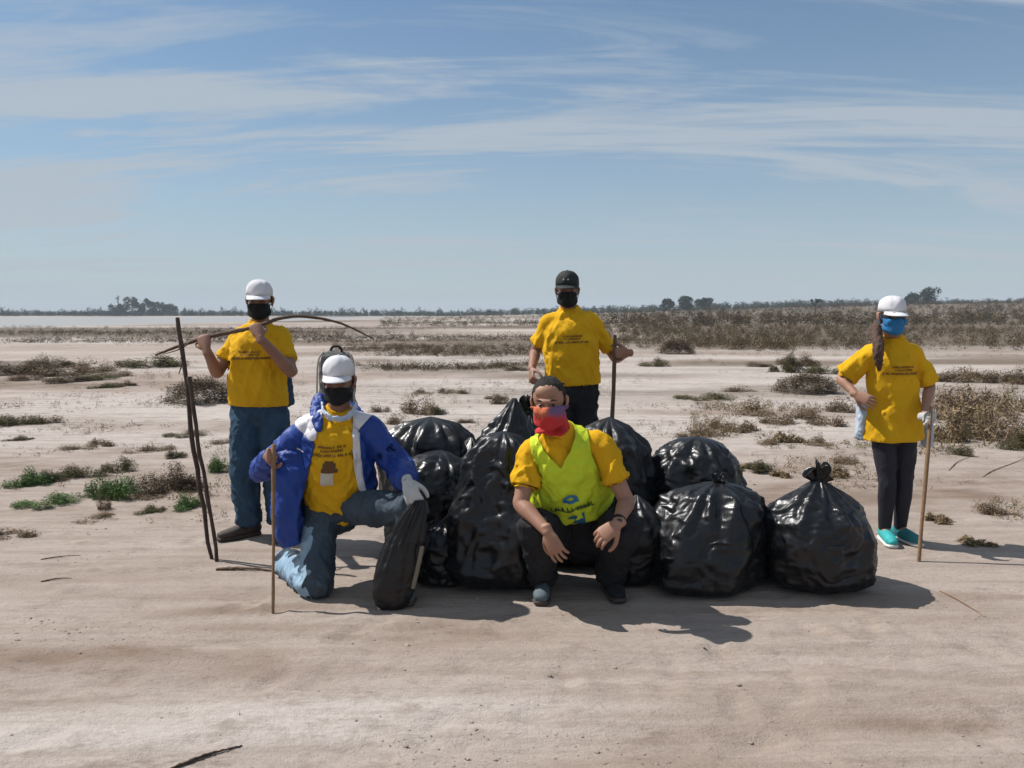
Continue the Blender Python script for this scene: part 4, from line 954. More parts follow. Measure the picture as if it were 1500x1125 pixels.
def hair_short(P_, M, bv, mat, z0=-.045, top=True, seed=1):
    """Short hair on the back and sides (and the crown when bare-headed)."""
    V, F = [], []; n, m = 64, 26; T = M
    me = None
    g = np.random.default_rng(seed)
    for i in range(m):
        ph = -0.62 + (math.pi / 2 + .62) * i / (m - 1)
        for j in range(n):
            a = 2 * math.pi * j / n; fr = max(0, math.cos(a))            # a = 0 looks forward
            p2 = max(ph, -.62 + 0.98 * float(sstep(-.05, .55, fr)) + .05 * math.sin(a * 17) * fr + .03 * math.sin(a * 41))
            d = Vector((math.sin(a) * math.cos(p2), -math.cos(a) * math.cos(p2), math.sin(p2)))
            r = 1 / math.sqrt((d.x / .0795) ** 2 + (d.y / .0995) ** 2 + (d.z / .0905) ** 2)
            r *= 1 + .03 * float(vnoise(np.array([[d.x * 14, d.y * 14, d.z * 14 + seed]]))[0]) + .035 * float(vnoise(np.array([[d.x * 40, d.y * 40, d.z * 22 + seed]]))[0]) + .05 * max(0, d.z) * max(0, -d.y)
            V.append(T @ (Vector((0, .014, .034)) + d * r))
    F = [(i * n + j, i * n + (j + 1) % n, (i + 1) * n + (j + 1) % n, (i + 1) * n + j) for i in range(m - 1) for j in range(n)]
    return P_.add('hair', mesh_from('hair', [tuple(v) for v in V], F), mat)
def ring(c, r1, r2, side, up, rad, n=26):
    side = Vector(side).normalized(); up = Vector(up).normalized(); fw = side.cross(up)
    return tube([Vector(c) + side * (r1 * math.cos(a)) + fw * (r2 * math.sin(a)) for a in np.linspace(0, 2 * math.pi, n)], [rad] * n, n=8, sub=1, rnd=0)

# ---- the man standing by the two poles, a branch across his shoulder
A = Person(XZ(380, 5.42, 0), 'standing man in white cap and yellow shirt holding a branch across his shoulder')
J = dict(neck=P(381, 477, 5.44), pelvis=P(381, 590, 5.44), shl=P(352, 492, 5.44), shr=P(412, 491, 5.43), ell=P(318, 546, 5.36), elr=P(427, 545, 5.28),
    hipl=P(363, 602, 5.44), hipr=P(401, 602, 5.44), knl=P(358, 690, 5.38), knr=P(403, 692, 5.42), anl=XZ(361, 5.44, .085), anr=XZ(404, 5.46, .085))
J['toel'] = J['anl'] + Vector((-.16, -.13, -.05)); J['toer'] = J['anr'] + Vector((.07, -.20, -.05)); J['belly'] = Vector((0, -.05, 0))
BR = [P(228, 520, 5.02), P(262, 507, 5.08), P(300, 495, 5.12), P(340, 486, 5.13), P(374, 479, 5.14), P(412, 466, 5.24), P(450, 464, 5.36), P(500, 474, 5.50), P(548, 497, 5.62)]
MA = head_matrix(P(380, 441, 5.38), 8, 4)
w1, h1, f1, n1 = grip(BR[2], BR[3] - BR[1], (0.05, 0.35, 1), (0, 1, 0.2), 1, .012); J['wrl'] = w1
w2, h2, f2, n2 = grip(BR[4], BR[5] - BR[3], (-.55, 0.25, .8), (0, 1, 0.2), -1, .012); J['wrr'] = w2
bA = body(A, J, MA, [h1, h2], 1.0, SKIN, 1.15)
bv = A.bv = BVHTree.FromPolygons([v.co + A.base for v in bA.data.vertices], [tuple(p.vertices) for p in bA.data.polygons])
sh = remesh(shirt_shapes(J, [(a, b * 1.08, c * 1.12) for a, b, c in PROF[:-1]] + [(1.04, .200, .148)], .97, .66, (.068, .070)), .0075, 3); folds(sh, .016, 7, 3, (1, 1, .45)); outside(sh, bv, .008); tb = bvh_of(sh); sh = open_hems(sh, J, 1, .66, hemline(J, 1.04), 'l')
t = A.add('t_shirt', sh, YEL); A.addv('collar', ring(J['neck'] + Vector((0, -.002, .022)), .068, .066, (1, 0, 0), (0, -.25, 1), .009), YEL, t); chest_print(A, tb, J, t, .24, -.005, 5)
tr = trousers(A, J, DENIM, 1.06, 5)
jt = remesh([tube([P(411, 538, 5.50), P(418, 565, 5.50), P(420, 590, 5.50)], [(.040, .06), (.050, .07), (.045, .06)], side=(1, 0, 0))], .0075, 3); folds(jt, .008, 14, 4, (1, 1, .4)); A.add('tied_jacket', jt, DENIM)
shoe(A, J['anl'], J['toel'], SHOEB, SOLED, 1.05); shoe(A, J['anr'], J['toer'], SHOEB, SOLED, 1.05)
cap(A, MA, WHITE, tip=0); mask(A, MA, bv, MASKB, z1=-.016); eyes(A, MA); hair_short(A, MA, bv, HAIR)

# ---- the man at the back in the dark cap
D = Person(XZ(838, 6.0, 0), 'standing man in black cap and yellow shirt behind the bags, leaning on a stick')
J = dict(neck=P(834, 456, 6.02), pelvis=P(838, 562, 6.02), shl=P(803, 472, 6.02), shr=P(865, 470, 6.02), ell=P(784, 516, 6.12), wrl=P(779, 541, 5.92), elr=P(902, 524, 6.12),
    hipl=P(820, 574, 6.02), hipr=P(856, 574, 6.02), knl=P(820, 668, 5.98), knr=P(860, 668, 6.0), anl=XZ(819, 6.04, .085), anr=XZ(864, 6.04, .085))
J['toel'] = J['anl'] + Vector((-.04, -.20, -.05)); J['toer'] = J['anr'] + Vector((.05, -.20, -.05)); J['belly'] = Vector((0, -.03, 0))
DS = [P(901, 492, 5.80), XZ(893, 5.80, -.04)]
MD = head_matrix(P(831, 426, 5.97), -3, 2, 0, 1.0)
gp = DS[0].lerp(DS[1], (1.5 - 1.24) / 1.5)
gp = DS[0].lerp(DS[1], .085)
w2, h2, f2, n2 = grip(gp, DS[0] - DS[1], (-.6, -.8, .1), (-1, .6, 0), 1, .014); w2, h2, f2, n2 = grip(gp, DS[0] - DS[1], (-.92, -.4, .0), (-.3, .95, 0), -1, .014); J['wrr'] = w2
h1 = hand(J['wrl'], P(778, 556, 5.86) - J['wrl'], (1, .5, 0), 1, (38, 45, 30))
bD = body(D, J, MD, [h1, h2], 1.04, SKIN, 1.1)
bv = D.bv = BVHTree.FromPolygons([v.co + D.base for v in bD.data.vertices], [tuple(p.vertices) for p in bD.data.polygons])
sh = remesh(shirt_shapes(J, [(a, b * 1.08, c * 1.1) for a, b, c in PROF[:-1]] + [(1.03, .200, .146)], 1.02, .72, (.074, .080)), .0075, 3); folds(sh, .016, 7, 9, (1, 1, .45)); outside(sh, bv, .008); tb = bvh_of(sh); sh = open_hems(sh, J, 1, .72, hemline(J, 1.03))
t = D.add('t_shirt', sh, YEL); D.addv('collar', ring(J['neck'] + Vector((0, -.004, .020)), .070, .068, (1, 0, 0), (0, -.3, 1), .009), YEL, t); chest_print(D, tb, J, t, .25, -.012, 15)
tr = trousers(D, J, BLACKC, 1.06, 6)
shoe(D, J['anl'], J['toel'], SHOEB, SOLED, 1.05); shoe(D, J['anr'], J['toer'], SHOEB, SOLED, 1.05)
c_ = cap(D, MD, CAPBK, tip=0, crown=(.086, .110, .082)); mask(D, MD, bv, MASKB, z1=-.014); eyes(D, MD); hair_short(D, MD, bv, HAIR)
q = [tuple(MD @ Vector((x, -.100 + abs(x) * .15, z))) for x, z in ((-.030, .062), (.030, .062), (.030, .078), (-.030, .078))]
D.addv('cap_emblem', tf(MD, tube([(-.030, -.084, .077), (0, -.093, .079), (.030, -.084, .077)], [(.010, .003)] * 3, side=(0, 0, 1), n=8)), material('pale_thread', (0.42, 0.46, 0.44), 0.8), c_)
# ---- the woman
E = Person(XZ(1315, 5.28, 0), 'woman in white cap, blue mask and long yellow shirt holding a cane')
J = dict(neck=P(1309, 499, 5.29), pelvis=P(1309, 618, 5.29), shl=P(1281, 516, 5.29), shr=P(1338, 516, 5.29), ell=P(1232, 555, 5.34), wrl=P(1254, 578, 5.20), elr=P(1362, 566, 5.32),
    hipl=P(1294, 628, 5.29), hipr=P(1325, 628, 5.29), knl=P(1300, 712, 5.24), knr=P(1324, 712, 5.27), anl=XZ(1304, 5.33, .080), anr=XZ(1327, 5.35, .080))
J['toel'] = J['anl'] + Vector((-.02, -.17, -.05)); J['toer'] = J['anr'] + Vector((.05, -.165, -.05))
ES = [P(1364, 596, 5.02), XZ(1357, 4.88, -.03)]
ME = head_matrix(P(1307, 464, 5.22), 2, 3, 0, .95)
gp = ES[0].lerp(ES[1], .06)
w2, g2, f2, n2 = grip(gp, ES[0] - ES[1], (-.25, -.85, -.5), (-.9, .3, 0), 1, .011, .0, .92); w2, g2, f2, n2 = grip(gp, ES[0] - ES[1], (.1, -.6, -.6), (-1, .1, 0), 1, .011, .0025, .92); J['wrr'] = w2
_, hb2, _, _ = grip(gp, ES[0] - ES[1], (.1, -.6, -.6), (-1, .1, 0), 1, .0115, -.001, .92)
h1 = hand(J['wrl'], P(1276, 588, 5.13) - J['wrl'], (.35, .9, -.2), -1, (14, 24, 20), .08, 0, .92)
bE = body(E, J, ME, [h1, hb2], .88, SKIN_F, .95)
bv = E.bv = BVHTree.FromPolygons([v.co + E.base for v in bE.data.vertices], [tuple(p.vertices) for p in bE.data.polygons])
sh = remesh(shirt_shapes(J, [(-.03, .070, .066), (.03, .102, .074), (.11, .142, .092), (.27, .172, .146), (.42, .166, .128), (.65, .168, .116), (.95, .196, .134), (1.12, .204, .142), (1.24, .206, .144)], .92, .90, (.074, .086)), .0075, 3); folds(sh, .016, 6.5, 13, (1, 1, .35)); outside(sh, bv, .008); tb = bvh_of(sh); sh = open_hems(sh, J, 1, .90, hemline(J, 1.24))
t = E.add('t_shirt', sh, YEL); E.addv('collar', ring(J['neck'] + Vector((0, -.004, .018)), .064, .060, (1, 0, 0), (0, -.3, 1), .008), YEL, t); chest_print(E, tb, J, t, .25, .000, 25, .01)
trousers(E, J, LEGG, .82, 7, .096, .066, .058, .042, .006, 'leggings')
E.add('glove', remesh(g2, .0045, 2), GLOVE)
shoe(E, J['anl'], J['toel'], TEAL, SOLE, .88, .07); shoe(E, J['anr'], J['toer'], TEALD, SOLE, .88, .07)
cap(E, ME, WHITE, tip=2, brim=.066); mask(E, ME, bv, MASKU, z1=-.002); eyes(E, ME); hair_short(E, ME, bv, HAIRB)
gl = E.addv('sunglasses', tf(ME, tube([(-.078, .0, .008), (-.066, -.066, .010), (-.035, -.098, .010), (0, -.104, .012), (.035, -.098, .010), (.066, -.066, .010), (.078, .0, .008)], [(.003, .003), (.016, .003), (.021, .004), (.010, .004), (.021, .004), (.016, .003), (.003, .003)], side=(0, 0, 1), n=10, sub=6)), DGLASS)
pt = remesh([tube([ME @ Vector((-.045, .075, -.03)), P(1284, 482, 5.26), P(1286, 505, 5.15), P(1287, 525, 5.135), P(1288, 542, 5.14)], [.026, .034, .034, .032, .014], n=14)], .005, 1); folds(pt, .006, 30, 2, (1, 1, .12)); E.add('ponytail', pt, HAIRB)
PALE = material('pale_blue_cloth', (0.34, 0.42, 0.52), 0.85, (0.46, 0.52, 0.60), 8, bump=0.3, bscale=60)
for a, b, w_ in (((1264, 585), (1260, 640), .03), ((1353, 600), (1357, 650), .034)):
    jt = remesh([tube([P(*a, 5.34), P((a[0] + b[0]) / 2, (a[1] + b[1]) / 2, 5.35), P(*b, 5.36)], [(w_, .05), (w_ * 1.2, .06), (w_, .05)], side=(1, 0, 0))], .0075, 3); folds(jt, .008, 14, 4, (1, 1, .4)); E.add('tied_jacket', jt, PALE)

# ---- the kneeling man in the blue jacket
B = Person(XZ(490, 4.35, 0), 'man kneeling on one knee in open blue jacket, white cap and black mask')
J = dict(neck=P(497, 603, 4.42), pelvis=P(492, 738, 4.50), shl=P(452, 628, 4.43), shr=P(542, 626, 4.42), ell=P(386, 690, 4.50), elr=P(582, 682, 4.42), wrr=P(597, 706, 4.14),
    hipl=P(472, 742, 4.48), hipr=P(512, 742, 4.47), knl=XZ(456, 4.24, .075), knr=P(602, 745, 4.17), anl=XZ(414, 4.62, .080), anr=XZ(592, 4.30, .085), kneel=1)
J['toel'] = J['anl'] + Vector((0.0, .05, -.04)) + Vector((.0, .12, 0)); J['toer'] = J['anr'] + Vector((.03, -.20, -.05)); J['belly'] = Vector((0, -.03, 0))
BS = [P(401, 652, 4.20), XZ(391, 4.02, -.03)]
MB = head_matrix(P(496, 559, 4.36), 1, 4)
gp = BS[0].lerp(BS[1], .06)
w1, h1, f1, n1 = grip(gp, BS[0] - BS[1], (.25, -.95, .1), (1, .2, 0), -1, .010); J['wrl'] = w1
h2 = hand(J['wrr'], P(610, 745, 4.03) - J['wrr'], (.1, .8, -.3), 1, (20, 40, 30), .10, -.001); g2 = hand(J['wrr'], P(610, 745, 4.03) - J['wrr'], (.1, .8, -.3), 1, (20, 40, 30), .10, .0025)
bB = body(B, J, MB, [h1, h2], 1.0, SKIN, 1.1)
bv = B.bv = BVHTree.FromPolygons([v.co + B.base for v in bB.data.vertices], [tuple(p.vertices) for p in bB.data.polygons])
SB = [(a, b * .98, c * 1.02) for a, b, c in PROF[:-1]] + [(1.02, .184, .142)]
sh = remesh(shirt_shapes(J, SB, 1.0, .5, (.066, .066)), .0075, 3); folds(sh, .014, 8, 23, (1, 1, .5)); outside(sh, bv, .008); tb = bvh_of(sh)
t = B.add('t_shirt', sh, YEL); MP = chest_print(B, tb, J, t, .23, .012, 35)
printed(B, tb, 'printed_figure', strip(-.040, -.075, .030, -.045, 5) + strip(-.048, -.098, .042, -.075, 5) + strip(-.030, -.045, .018, -.034, 4), INK, MP, t)
printed(B, tb, 'printed_patch', strip(-.050, -.175, .020, -.100, 5), material('cream_print', (0.50, 0.47, 0.38), 0.8), MP, t)
jo = trousers(B, J, DENIM_G, 1.04, 8, .102, .084, .078, .076, .010, 'jeans')
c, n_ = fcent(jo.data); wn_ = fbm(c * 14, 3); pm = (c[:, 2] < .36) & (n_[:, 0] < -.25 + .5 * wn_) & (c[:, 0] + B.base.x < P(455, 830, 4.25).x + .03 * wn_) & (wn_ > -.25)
fp = drop_faces(jo.data, pm); jo.data = drop_faces(jo.data, ~pm); jo.data.materials.append(DENIM_G); link('sunlit_worn_panel', fp, DENIM_SUNLIT, jo)  # worn left side of the jeans, its sunlight painted in as paler denim
shoe(B, J['anr'], J['toer'], SHOEG, SOLED, 1.05)
kf = remesh([tube([J['anl'] + Vector((0, -.03, .0)), J['anl'] + Vector((0, .05, .0)), J['anl'] + Vector((0, .10, -.02)), J['anl'] + Vector((0, .13, -.045))], [.042, .046, .044, .026], n=14)], .006, 3); B.add('shoe', kf, SHOEG)
B.add('glove', remesh(g2, .0045, 2), GLOVE)
cap(B, MB, WHITE, tip=0); mask(B, MB, bv, MASKB, z1=-.022); eyes(B, MB); hair_short(B, MB, bv, HAIR)
# jacket: a loose solid round trunk and arms, opened down the front
nk, pv = J['neck'], J['pelvis']; sd = (J['shr'] - J['shl']).normalized()
jp = [(-.02, .088, .085), (.04, .128, .095), (.12, .176, .118), (.30, .206, .158), (.55, .212, .170), (.85, .218, .176), (1.10, .222, .180)]
js = [tube([nk.lerp(pv, t_) if t_ >= 0 else nk + (nk - pv) * -t_ for t_, *_ in jp], [(a, b) for _, a, b in jp], side=sd, n=30, rnd=.1)]
for a, e in (('l', .98), ('r', 1.0)):
    S_, E_, W_ = J['sh' + a], J['el' + a], J['wr' + a]
    js.append(tube([nk.lerp(pv, .05), nk.lerp(pv, .08).lerp(S_, .6), S_, S_.lerp(E_, .5), E_, E_.lerp(W_, .5), E_.lerp(W_, .93)], [.070, .078, .078, .074, .068, .062, .053], n=18, rnd=.12))
js.append(tube([P(425, 668, 4.40), P(425, 700, 4.36), P(426, 745, 4.33), P(430, 782, 4.31), P(432, 800, 4.31)], [(.080, .065), (.095, .068), (.102, .068), (.090, .06), (.064, .05)], side=(1, .1, 0), n=20, rnd=.3))
jm = remesh(js, .0075, 3); folds(jm, .016, 6.5, 33, (1, 1, .45)); outside(jm, tb, .010)
c, n_ = fcent(jm); up = np.array((nk - pv).normalized()); rel = (c - np.array(nk)) @ up
xr = (c[:, 0] - (nk.x + (pv.x - nk.x) * np.clip(-rel / .5, 0, 1)))
lo = np.interp(-rel, [0, .10, .30, .50, .62], [-.070, -.088, -.125, -.150, -.150]); hi = np.interp(-rel, [0, .10, .30, .50, .62], [.085, .100, .125, .170, .200])
front = (n_[:, 1] < 0.30) & (c[:, 1] < nk.y + .03)
openf = (c[:, 1] < nk.y - .02) & (xr > lo) & (xr < hi) & (rel < .02) & (c[:, 0] < J['elr'].x - .10) | ((rel > -.03) & (np.hypot(c[:, 0] - nk.x, c[:, 1] - nk.y) < .088)) | (-rel > .60) & (c[:, 0] > nk.x - .14)
jbv = bvh_of(jm); jm2 = drop_faces(jm, ~openf); c, n_ = fcent(jm2); relz = c[:, 2] - nk.z
ax = c[:, 0] - nk.x; yoke = np.where(ax < 0, (relz > -.145 + np.clip(-ax - .140, 0, 1) * .80) & (ax > -.245), (relz > -.10 + np.clip(ax - .11, 0, 1) * 1.2) & (ax < .18))
inner = front_strip = (c[:, 1] < nk.y) & (xr[~openf] > hi[~openf] - .0) & (xr[~openf] < hi[~openf] + .035) & (relz < -.1) & (c[:, 0] < J['elr'].x - .06)
ja = B.add('jacket', thick(drop_faces(jm2, ~(yoke | inner)), .006), JBLUE); B.add('shoulder_yoke', thick(drop_faces(jm2, yoke | inner), .006), JWHITE, ja)
col = remesh([tube([P(468, 632, 4.30), P(466, 616, 4.35), P(465, 602, 4.42), P(470, 584, 4.50), P(497, 590, 4.55), P(521, 600, 4.50), P(526, 612, 4.42), P(524, 626, 4.36)], [(.012, .020), (.024, .034), (.032, .040), (.034, .040), (.032, .04), (.028, .034), (.020, .026), (.012, .016)], n=14)], .007, 3); folds(col, .008, 13, 5); B.add('hood', col, JBLUE, ja)
c2 = remesh([tube([P(472, 590, 4.42), P(475, 603, 4.34), P(484, 612, 4.29), P(497, 614, 4.28), P(510, 610, 4.29), P(519, 600, 4.34), P(523, 588, 4.42)], [(.007, .016), (.009, .022), (.009, .024), (.009, .022), (.009, .024), (.009, .022), (.007, .016)], n=12)], .005, 2); folds(c2, .006, 26, 5); B.add('collar_lining', c2, JPALE, ja)
LM = Matrix.Translation(P(443, 657, 4.40)); printed(B, jbv, 'chest_logo', [[(-.022 + .009 * i, .010 - .003 * i), (-.014 + .009 * i, .007 - .003 * i), (-.016 + .009 * i, -.004 - .002 * i), (-.024 + .009 * i, -.001 - .002 * i)] for i in range(5)], JWHITE, LM, ja)

# ---- the squatting man in the neon vest
CC = Person(XZ(845, 4.3, 0), 'squatting man in neon green vest over yellow shirt with red neck gaiter')
J = dict(neck=P(818, 634, 4.14), pelvis=P(848, 778, 4.42), shl=P(777, 664, 4.16), shr=P(878, 650, 4.14), ell=P(763, 738, 4.06), wrl=P(803, 780, 3.90), elr=P(918, 735, 4.08), wrr=P(904, 768, 3.90),
    hipl=P(822, 786, 4.42), hipr=P(880, 786, 4.42), knl=P(787, 772, 4.04), knr=P(914, 770, 4.04), anl=XZ(797, 4.30, .085), anr=XZ(896, 4.34, .085), kneel=1)
J['toel'] = J['anl'] + Vector((-.02, -.18, -.05)); J['toer'] = J['anr'] + Vector((.03, -.18, -.05)); J['belly'] = Vector((0, -.03, 0))
MC = head_matrix(P(804, 590, 4.02), -10, 6, -3, 1.04)
h1 = hand(J['wrl'], P(822, 822, 3.86) - J['wrl'], (.35, .9, 0), -1, (12, 22, 18), .10, 0, 1.04); h2 = hand(J['wrr'], P(870, 793, 3.85) - J['wrr'], (-.3, .6, -.8), 1, (26, 34, 24), .07, 0, 1.04)
bC = body(CC, J, MC, [h1, h2], 1.05, SKIN_F, 1.1)
bv = CC.bv = BVHTree.FromPolygons([v.co + CC.base for v in bC.data.vertices], [tuple(p.vertices) for p in bC.data.polygons])
sh = remesh(shirt_shapes(J, [(a, b * 1.0, c * 1.04) for a, b, c in PROF[:5]] + [(.66, .178, .135), (.74, .172, .130)], 1.03, .66, (.072, .078)), .0075, 3); folds(sh, .015, 8, 43, (1, 1, .5)); outside(sh, bv, .008); sbv = bvh_of(sh); sh = open_hems(sh, J, 1, .66)
t = CC.add('t_shirt', sh, YEL); CC.addv('collar', ring(J['neck'] + Vector((0, -.004, .018)), .068, .066, (1, 0, 0), (0, -.35, 1), .009), YEL, t)
nk, pv = J['neck'], J['pelvis']; sd = (J['shr'] - J['shl']).normalized()
vp = [(-.03, .088, .086), (.03, .130, .100), (.10, .172, .122), (.28, .202, .146), (.5, .206, .152), (.62, .208, .152), (.70, .206, .150)]
vm = remesh([tube([(nk.lerp(pv, t_) if t_ >= 0 else nk + (nk - pv) * -t_) + J['belly'] * max(0, math.sin(max(t_, 0) * math.pi)) for t_, *_ in vp], [(a * 1.04, b * 1.04) for _, a, b in vp], side=sd, n=30, rnd=.1)], .0065, 3); folds(vm, .013, 8, 53, (1, 1, .5)); outside(vm, sbv, .009); vb = bvh_of(vm)
c, n_ = fcent(vm); up = (nk - pv).normalized(); fw = np.array(sd.cross(up)); fw = fw if fw[1] < 0 else -fw; q = c - np.array(nk); uu = q @ np.array(up); ss = q @ np.array(sd); ff = q @ fw
vneck = (ff > 0) & (uu > -.112 + 1.30 * np.abs(ss + .012)) ; hole = (np.hypot(ss, ff) < .078) & (uu > -.05)
arm = (uu > -.26) & (np.abs(ss) > .150 + .28 * np.clip(-uu - .10, 0, 1))
ve = CC.add('safety_vest', thick(drop_faces(vm, ~(vneck | hole | arm)), .004), NEON)
MV = Matrix(((*sd, 0), (*(-Vector(fw)), 0), (*up, 0), (0, 0, 0, 1))).transposed(); MV.translation = nk.lerp(pv, .5)
circ = [[(.0 + .040 * r1 * math.cos(a), .045 + .028 * r1 * math.sin(a)) for r1, a in ((.45, a0), (1, a0), (1, a0 + .45), (.45, a0 + .45))] for a0 in np.arange(0, 6.0, .52)]
printed(CC, vb, 'vest_emblem', circ + strip(-.040, .036, .040, .024, 5), material('blue_print', (0.02, 0.16, 0.36), 0.8), MV, ve)
sc = scribble(-.11, .10, -.018, .022, 77) + [[(-.10 + .19 * i / 12, -.040 + .010 * math.sin(i * .9) + .002 * i), (-.10 + .19 * (i + 1) / 12, -.040 + .010 * math.sin((i + 1) * .9) + .002 * (i + 1)), (-.10 + .19 * (i + 1) / 12, -.034 + .010 * math.sin((i + 1) * .9) + .002 * (i + 1)), (-.10 + .19 * i / 12, -.034 + .010 * math.sin(i * .9) + .002 * i)] for i in range(12)]
printed(CC, vb, 'vest_lettering', sc, material('dark_green_print', (0.012, 0.045, 0.02), 0.8), MV, ve)
printed(CC, vb, 'vest_map', [[(-.035, -.085), (.0, -.085), (.0, -.065), (-.025, -.075)], [(.0, -.105), (.055, -.105), (.055, -.055), (.0, -.068)], [(-.015, -.125), (.055, -.125), (.055, -.105), (.0, -.105)]], material('teal_print', (0.008, 0.10, 0.17), 0.8), MV, ve)
trousers(CC, J, BLACKC, 1.06, 9, .108, .092, .080, .080, .010, up=.17, waist=(.184, .15))
shoe(CC, J['anl'], J['toel'], SHOEG, SOLED, 1.0); shoe(CC, J['anr'], J['toer'], BLACKC, SOLED, 1.0)
gm = wrap(CC, MC, bv, -180, 180, -.140, -.018, lambda u, t_: .005 + .0015 * math.sin(5 * t_) * (1 - u) + .003 * (1 - u), 64, 20, ex=lambda z, t_, u: z + .018 * u * math.cos(t_) - .02 * (1 - u) * abs(math.cos(t_)), rmax=.112)
GAITER = gaiter_material((MC @ Vector((0, -.1, -.055)) - CC.base).z, (MC @ Vector((0, -.1, -.055)) - CC.base).x); crease(GAITER, 12, .5)
CC.add('neck_gaiter', thick(gm, -.003), GAITER); eyes(CC, MC); hair_short(CC, MC, bv, HAIR)
wd = (J['wrr'] - J['elr']).normalized(); wp = J['wrr'] - wd * .03
wt = CC.addv('wristwatch', ring(wp, .033, .030, wd.cross(Vector((0, 0, 1))), wd, .008), BLACKC); CC.addv('watch_face', ell(wp + Vector((0, -.036, .006)), (.016, .006, .016), n=16), DGLASS, wt)
# ------------------------------------------------------------------ sticks, poles, pack, twigs
WOODD = material('dark_weathered_wood', (0.045, 0.028, 0.020), 0.9, (0.085, 0.055, 0.040), 14, bump=0.5, bscale=60)
WOODL = material('pale_cane', (0.26, 0.15, 0.075), 0.75, (0.19, 0.11, 0.055), 18, bump=0.4, bscale=70)
WOODM = material('brown_stick', (0.13, 0.080, 0.048), 0.85, (0.09, 0.055, 0.034), 18, bump=0.4, bscale=70)
def stick(name, pts, rads, mat, label, cat, group=None, wob=0.004, seed=1, twigs=(), n=10):
    g = random.Random(seed); c = catmull(pts, 7); L = len(c)
    c = [p + Vector((g.uniform(-1, 1), g.uniform(-1, 1), g.uniform(-1, 1) * .3)) * wob * (0 if i in (0, L - 1) else 1) for i, p in enumerate(c)]
    rr = np.interp(np.linspace(0, 1, L), np.linspace(0, 1, len(rads)), rads)
    rr = [r * (1 + g.uniform(-.14, .18)) for r in rr]
    b = Vector(min(pts, key=lambda p: p[2])); o = empty(name, b) if twigs else None
    v, f = tube([p - b for p in c], rr, n=n, sub=1, rnd=.5); me = mesh_from(name, [tuple(x) for x in v], f)
    if twigs:
        link('shaft', me, mat, o)
        for t in twigs:
            v, f = tube([Vector(p) - b for p in t[0]], t[1], n=8, sub=4); link('side_twig', mesh_from('t', [tuple(x) for x in v], f), mat, o)
    else: o = link(name, me, mat, None, b)
    return tag(o, label, cat, group)
stick('wooden_pole', [XZ(303, 4.92, -.05), P(285, 660, 4.94), P(260, 466, 4.97)], [.011, .0125, .0115], WOODD, 'taller dark wooden pole stuck upright in the dirt by the standing man', 'pole', seed=3, wob=.009)
stick('wooden_pole', [XZ(313, 4.88, -.05), P(297, 690, 4.88), P(277, 553, 4.90)], [.011, .012, .013], WOODD, 'shorter dark wooden pole crossing the taller one, stuck in the dirt', 'pole', seed=6, wob=.009)
stick('branch', BR, [.006, .009, .012, .013, .013, .012, .010, .008, .004], WOODM, 'long bent branch carried across the standing man\'s shoulder', 'branch', seed=5, wob=.003,
      twigs=[([BR[1], P(268, 525, 5.05), P(262, 548, 5.03)], [.007, .006, .003]), ([BR[1].lerp(BR[2], .4), P(262, 512, 5.0), P(238, 519, 4.97)], [.006, .004, .002])])
stick('walking_stick', DS, [.014, .015, .013], WOODM, 'brown stick under the hand of the man in the black cap', 'stick', seed=8, wob=.003,
      twigs=[([DS[0].lerp(DS[1], .12), DS[0].lerp(DS[1], .12) + Vector((.03, -.01, .0)), DS[0].lerp(DS[1], .12) + Vector((.055, -.01, .004))], [.009, .008, .005])])
stick('walking_stick', ES, [.011, .012, .012], WOODL, 'pale straight cane held by the woman in her gloved hand', 'stick', seed=9, wob=.002)
stick('walking_stick', BS, [.011, .009, .007], WOODL, 'thin pale cane gripped by the kneeling man in the blue jacket', 'stick', seed=10, wob=.002)
# the grey pack behind the kneeling man's head
PACK = material('charcoal_pack_cloth', (0.095, 0.098, 0.095), 0.85, (0.12, 0.12, 0.115), 8, bump=0.3, bscale=80)
PIPE = material('pale_piping', (0.42, 0.38, 0.33), 0.8)
pb = P(496, 680, 4.72); pk = empty('backpack', pb)
z1 = P(496, 517, 4.70).z - pb.z
pm = remesh([tube([(0, 0, -.10), (0, 0, .0), (0, 0, z1 * .55), (0, 0, z1 * .92), (0, 0, z1)], [(.09, .07), (.108, .08), (.108, .075), (.10, .06), (.075, .04)], side=(1, 0, 0), n=24, rnd=.3)], .0075, 2); folds(pm, .006, 10, 4)
link('pack_body', pm, PACK, pk)
for s in (-1, 1):
    link('piping', mesh_from('p', *[[tuple(q) for q in s_] for s_ in tube([(s * .098, -.05, -.05), (s * .107, -.05, z1 * .5), (s * .101, -.04, z1 * .9), (s * .070, -.03, z1 + .006)], [.006] * 4, n=8)]), PIPE, pk)
link('grab_loop', mesh_from('p', *[[tuple(q) for q in s_] for s_ in tube([(-.035, -.01, z1 + .005), (-.022, -.01, z1 + .032), (.0, -.01, z1 + .038), (.022, -.01, z1 + .032), (.035, -.01, z1 + .005)], [.007] * 5, n=8)]), BLACKC, pk)
tag(pk, 'charcoal backpack with pale piping on the kneeling man\'s back', 'backpack')

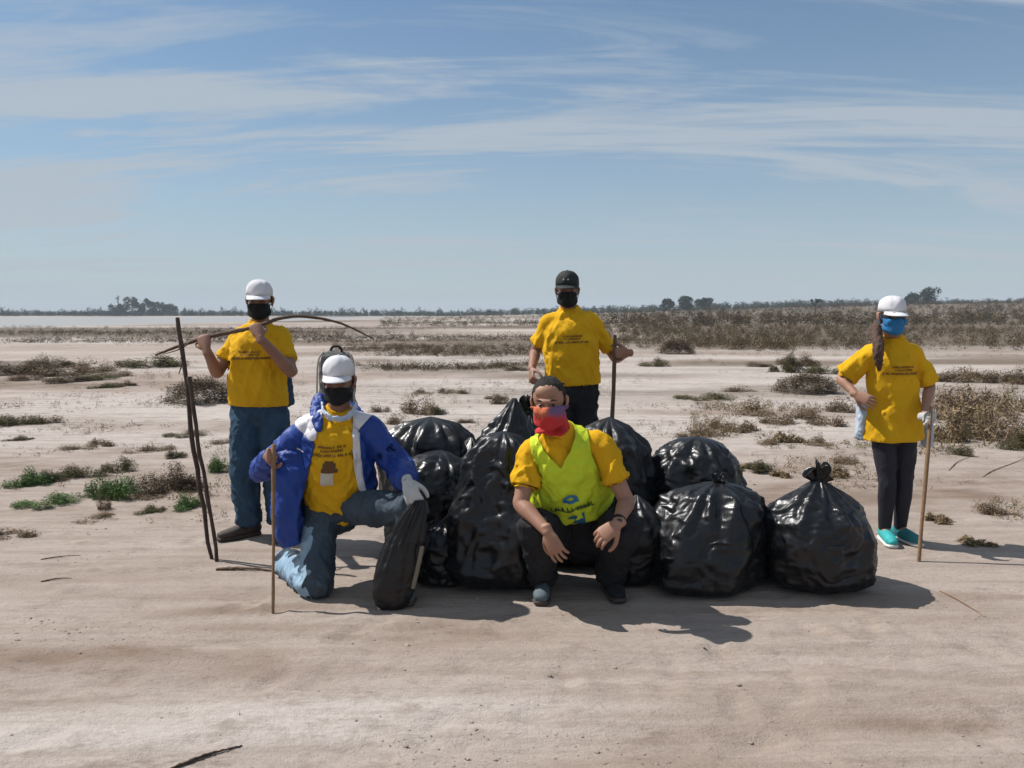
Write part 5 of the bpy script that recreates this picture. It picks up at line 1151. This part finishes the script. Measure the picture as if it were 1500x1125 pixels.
def lying(px0, py0, px1, py1, r, label, seed, mat=WOODD, lift=.010, bend=.03):
    a, b = GP(px0, py0), GP(px1, py1); g = random.Random(seed); pts = []
    side = Vector((-(b - a).y, (b - a).x, 0)).normalized() * (b - a).length
    for i in range(6):
        t = i / 5; p = a.lerp(b, t) + side * (bend * math.sin(t * 3.1 * g.uniform(.8, 1.3))); p.z = gz(p.x, p.y) + r * .7 + lift * math.sin(t * math.pi) * .5; pts.append(p)
    return stick('fallen_twig', pts, [r, r * 1.1, r * .8, r * .45], mat, label, 'twig', seed=seed, wob=r * .5, n=7)
lying(236, 1130, 354, 1090, .0052, 'dark tapering twig lying alone on the dirt track in front of everyone', 2)
lying(60, 820, 118, 814, .003, 'thin dark twig on the salt crust near the two poles', 4)
lying(60, 852, 105, 847, .0035, 'short crooked twig below the pale grass away from the poles', 5)
lying(318, 836, 400, 838, .009, 'brown rotten stick lying at the foot of the poles', 6, WOODM)
lying(1390, 690, 1425, 668, .0035, 'long thin dry stalk slanting over the dust behind the woman\'s cane', 7, WOODM)
lying(1440, 700, 1520, 668, .0035, 'thin dead stalk reaching out of the dry brush beside the woman', 8, WOODM)
lying(1376, 866, 1442, 905, .003, 'pale dry stalk on the dirt past the round bag\'s shadow', 9, WOODL)
# ------------------------------------------------------------------ haze over the plain
def haze():
    x, y0, y1, z0, z1 = 1560, -90, 1620, -3, 26
    v = [(a, b, c) for c in (z0, z1) for b in (y0, y1) for a in (-x, x)]
    f = [(0, 2, 3, 1), (4, 5, 7, 6), (0, 1, 5, 4), (2, 6, 7, 3), (0, 4, 6, 2), (1, 3, 7, 5)]
    m = bpy.data.materials.new('haze'); m.use_nodes = True; nt = m.node_tree; nt.nodes.clear()
    o_ = nt.nodes.new('ShaderNodeOutputMaterial'); pv = nt.nodes.new('ShaderNodeVolumePrincipled')
    pv.inputs['Color'].default_value = (0.80, 0.90, 1.0, 1); pv.inputs['Density'].default_value = 0.00045; pv.inputs['Anisotropy'].default_value = 0.0
    nt.links.new(pv.outputs[0], o_.inputs['Volume'])
    h = link('haze', mesh_from('haze', v, f, False), m); h['kind'] = 'stuff'
haze()
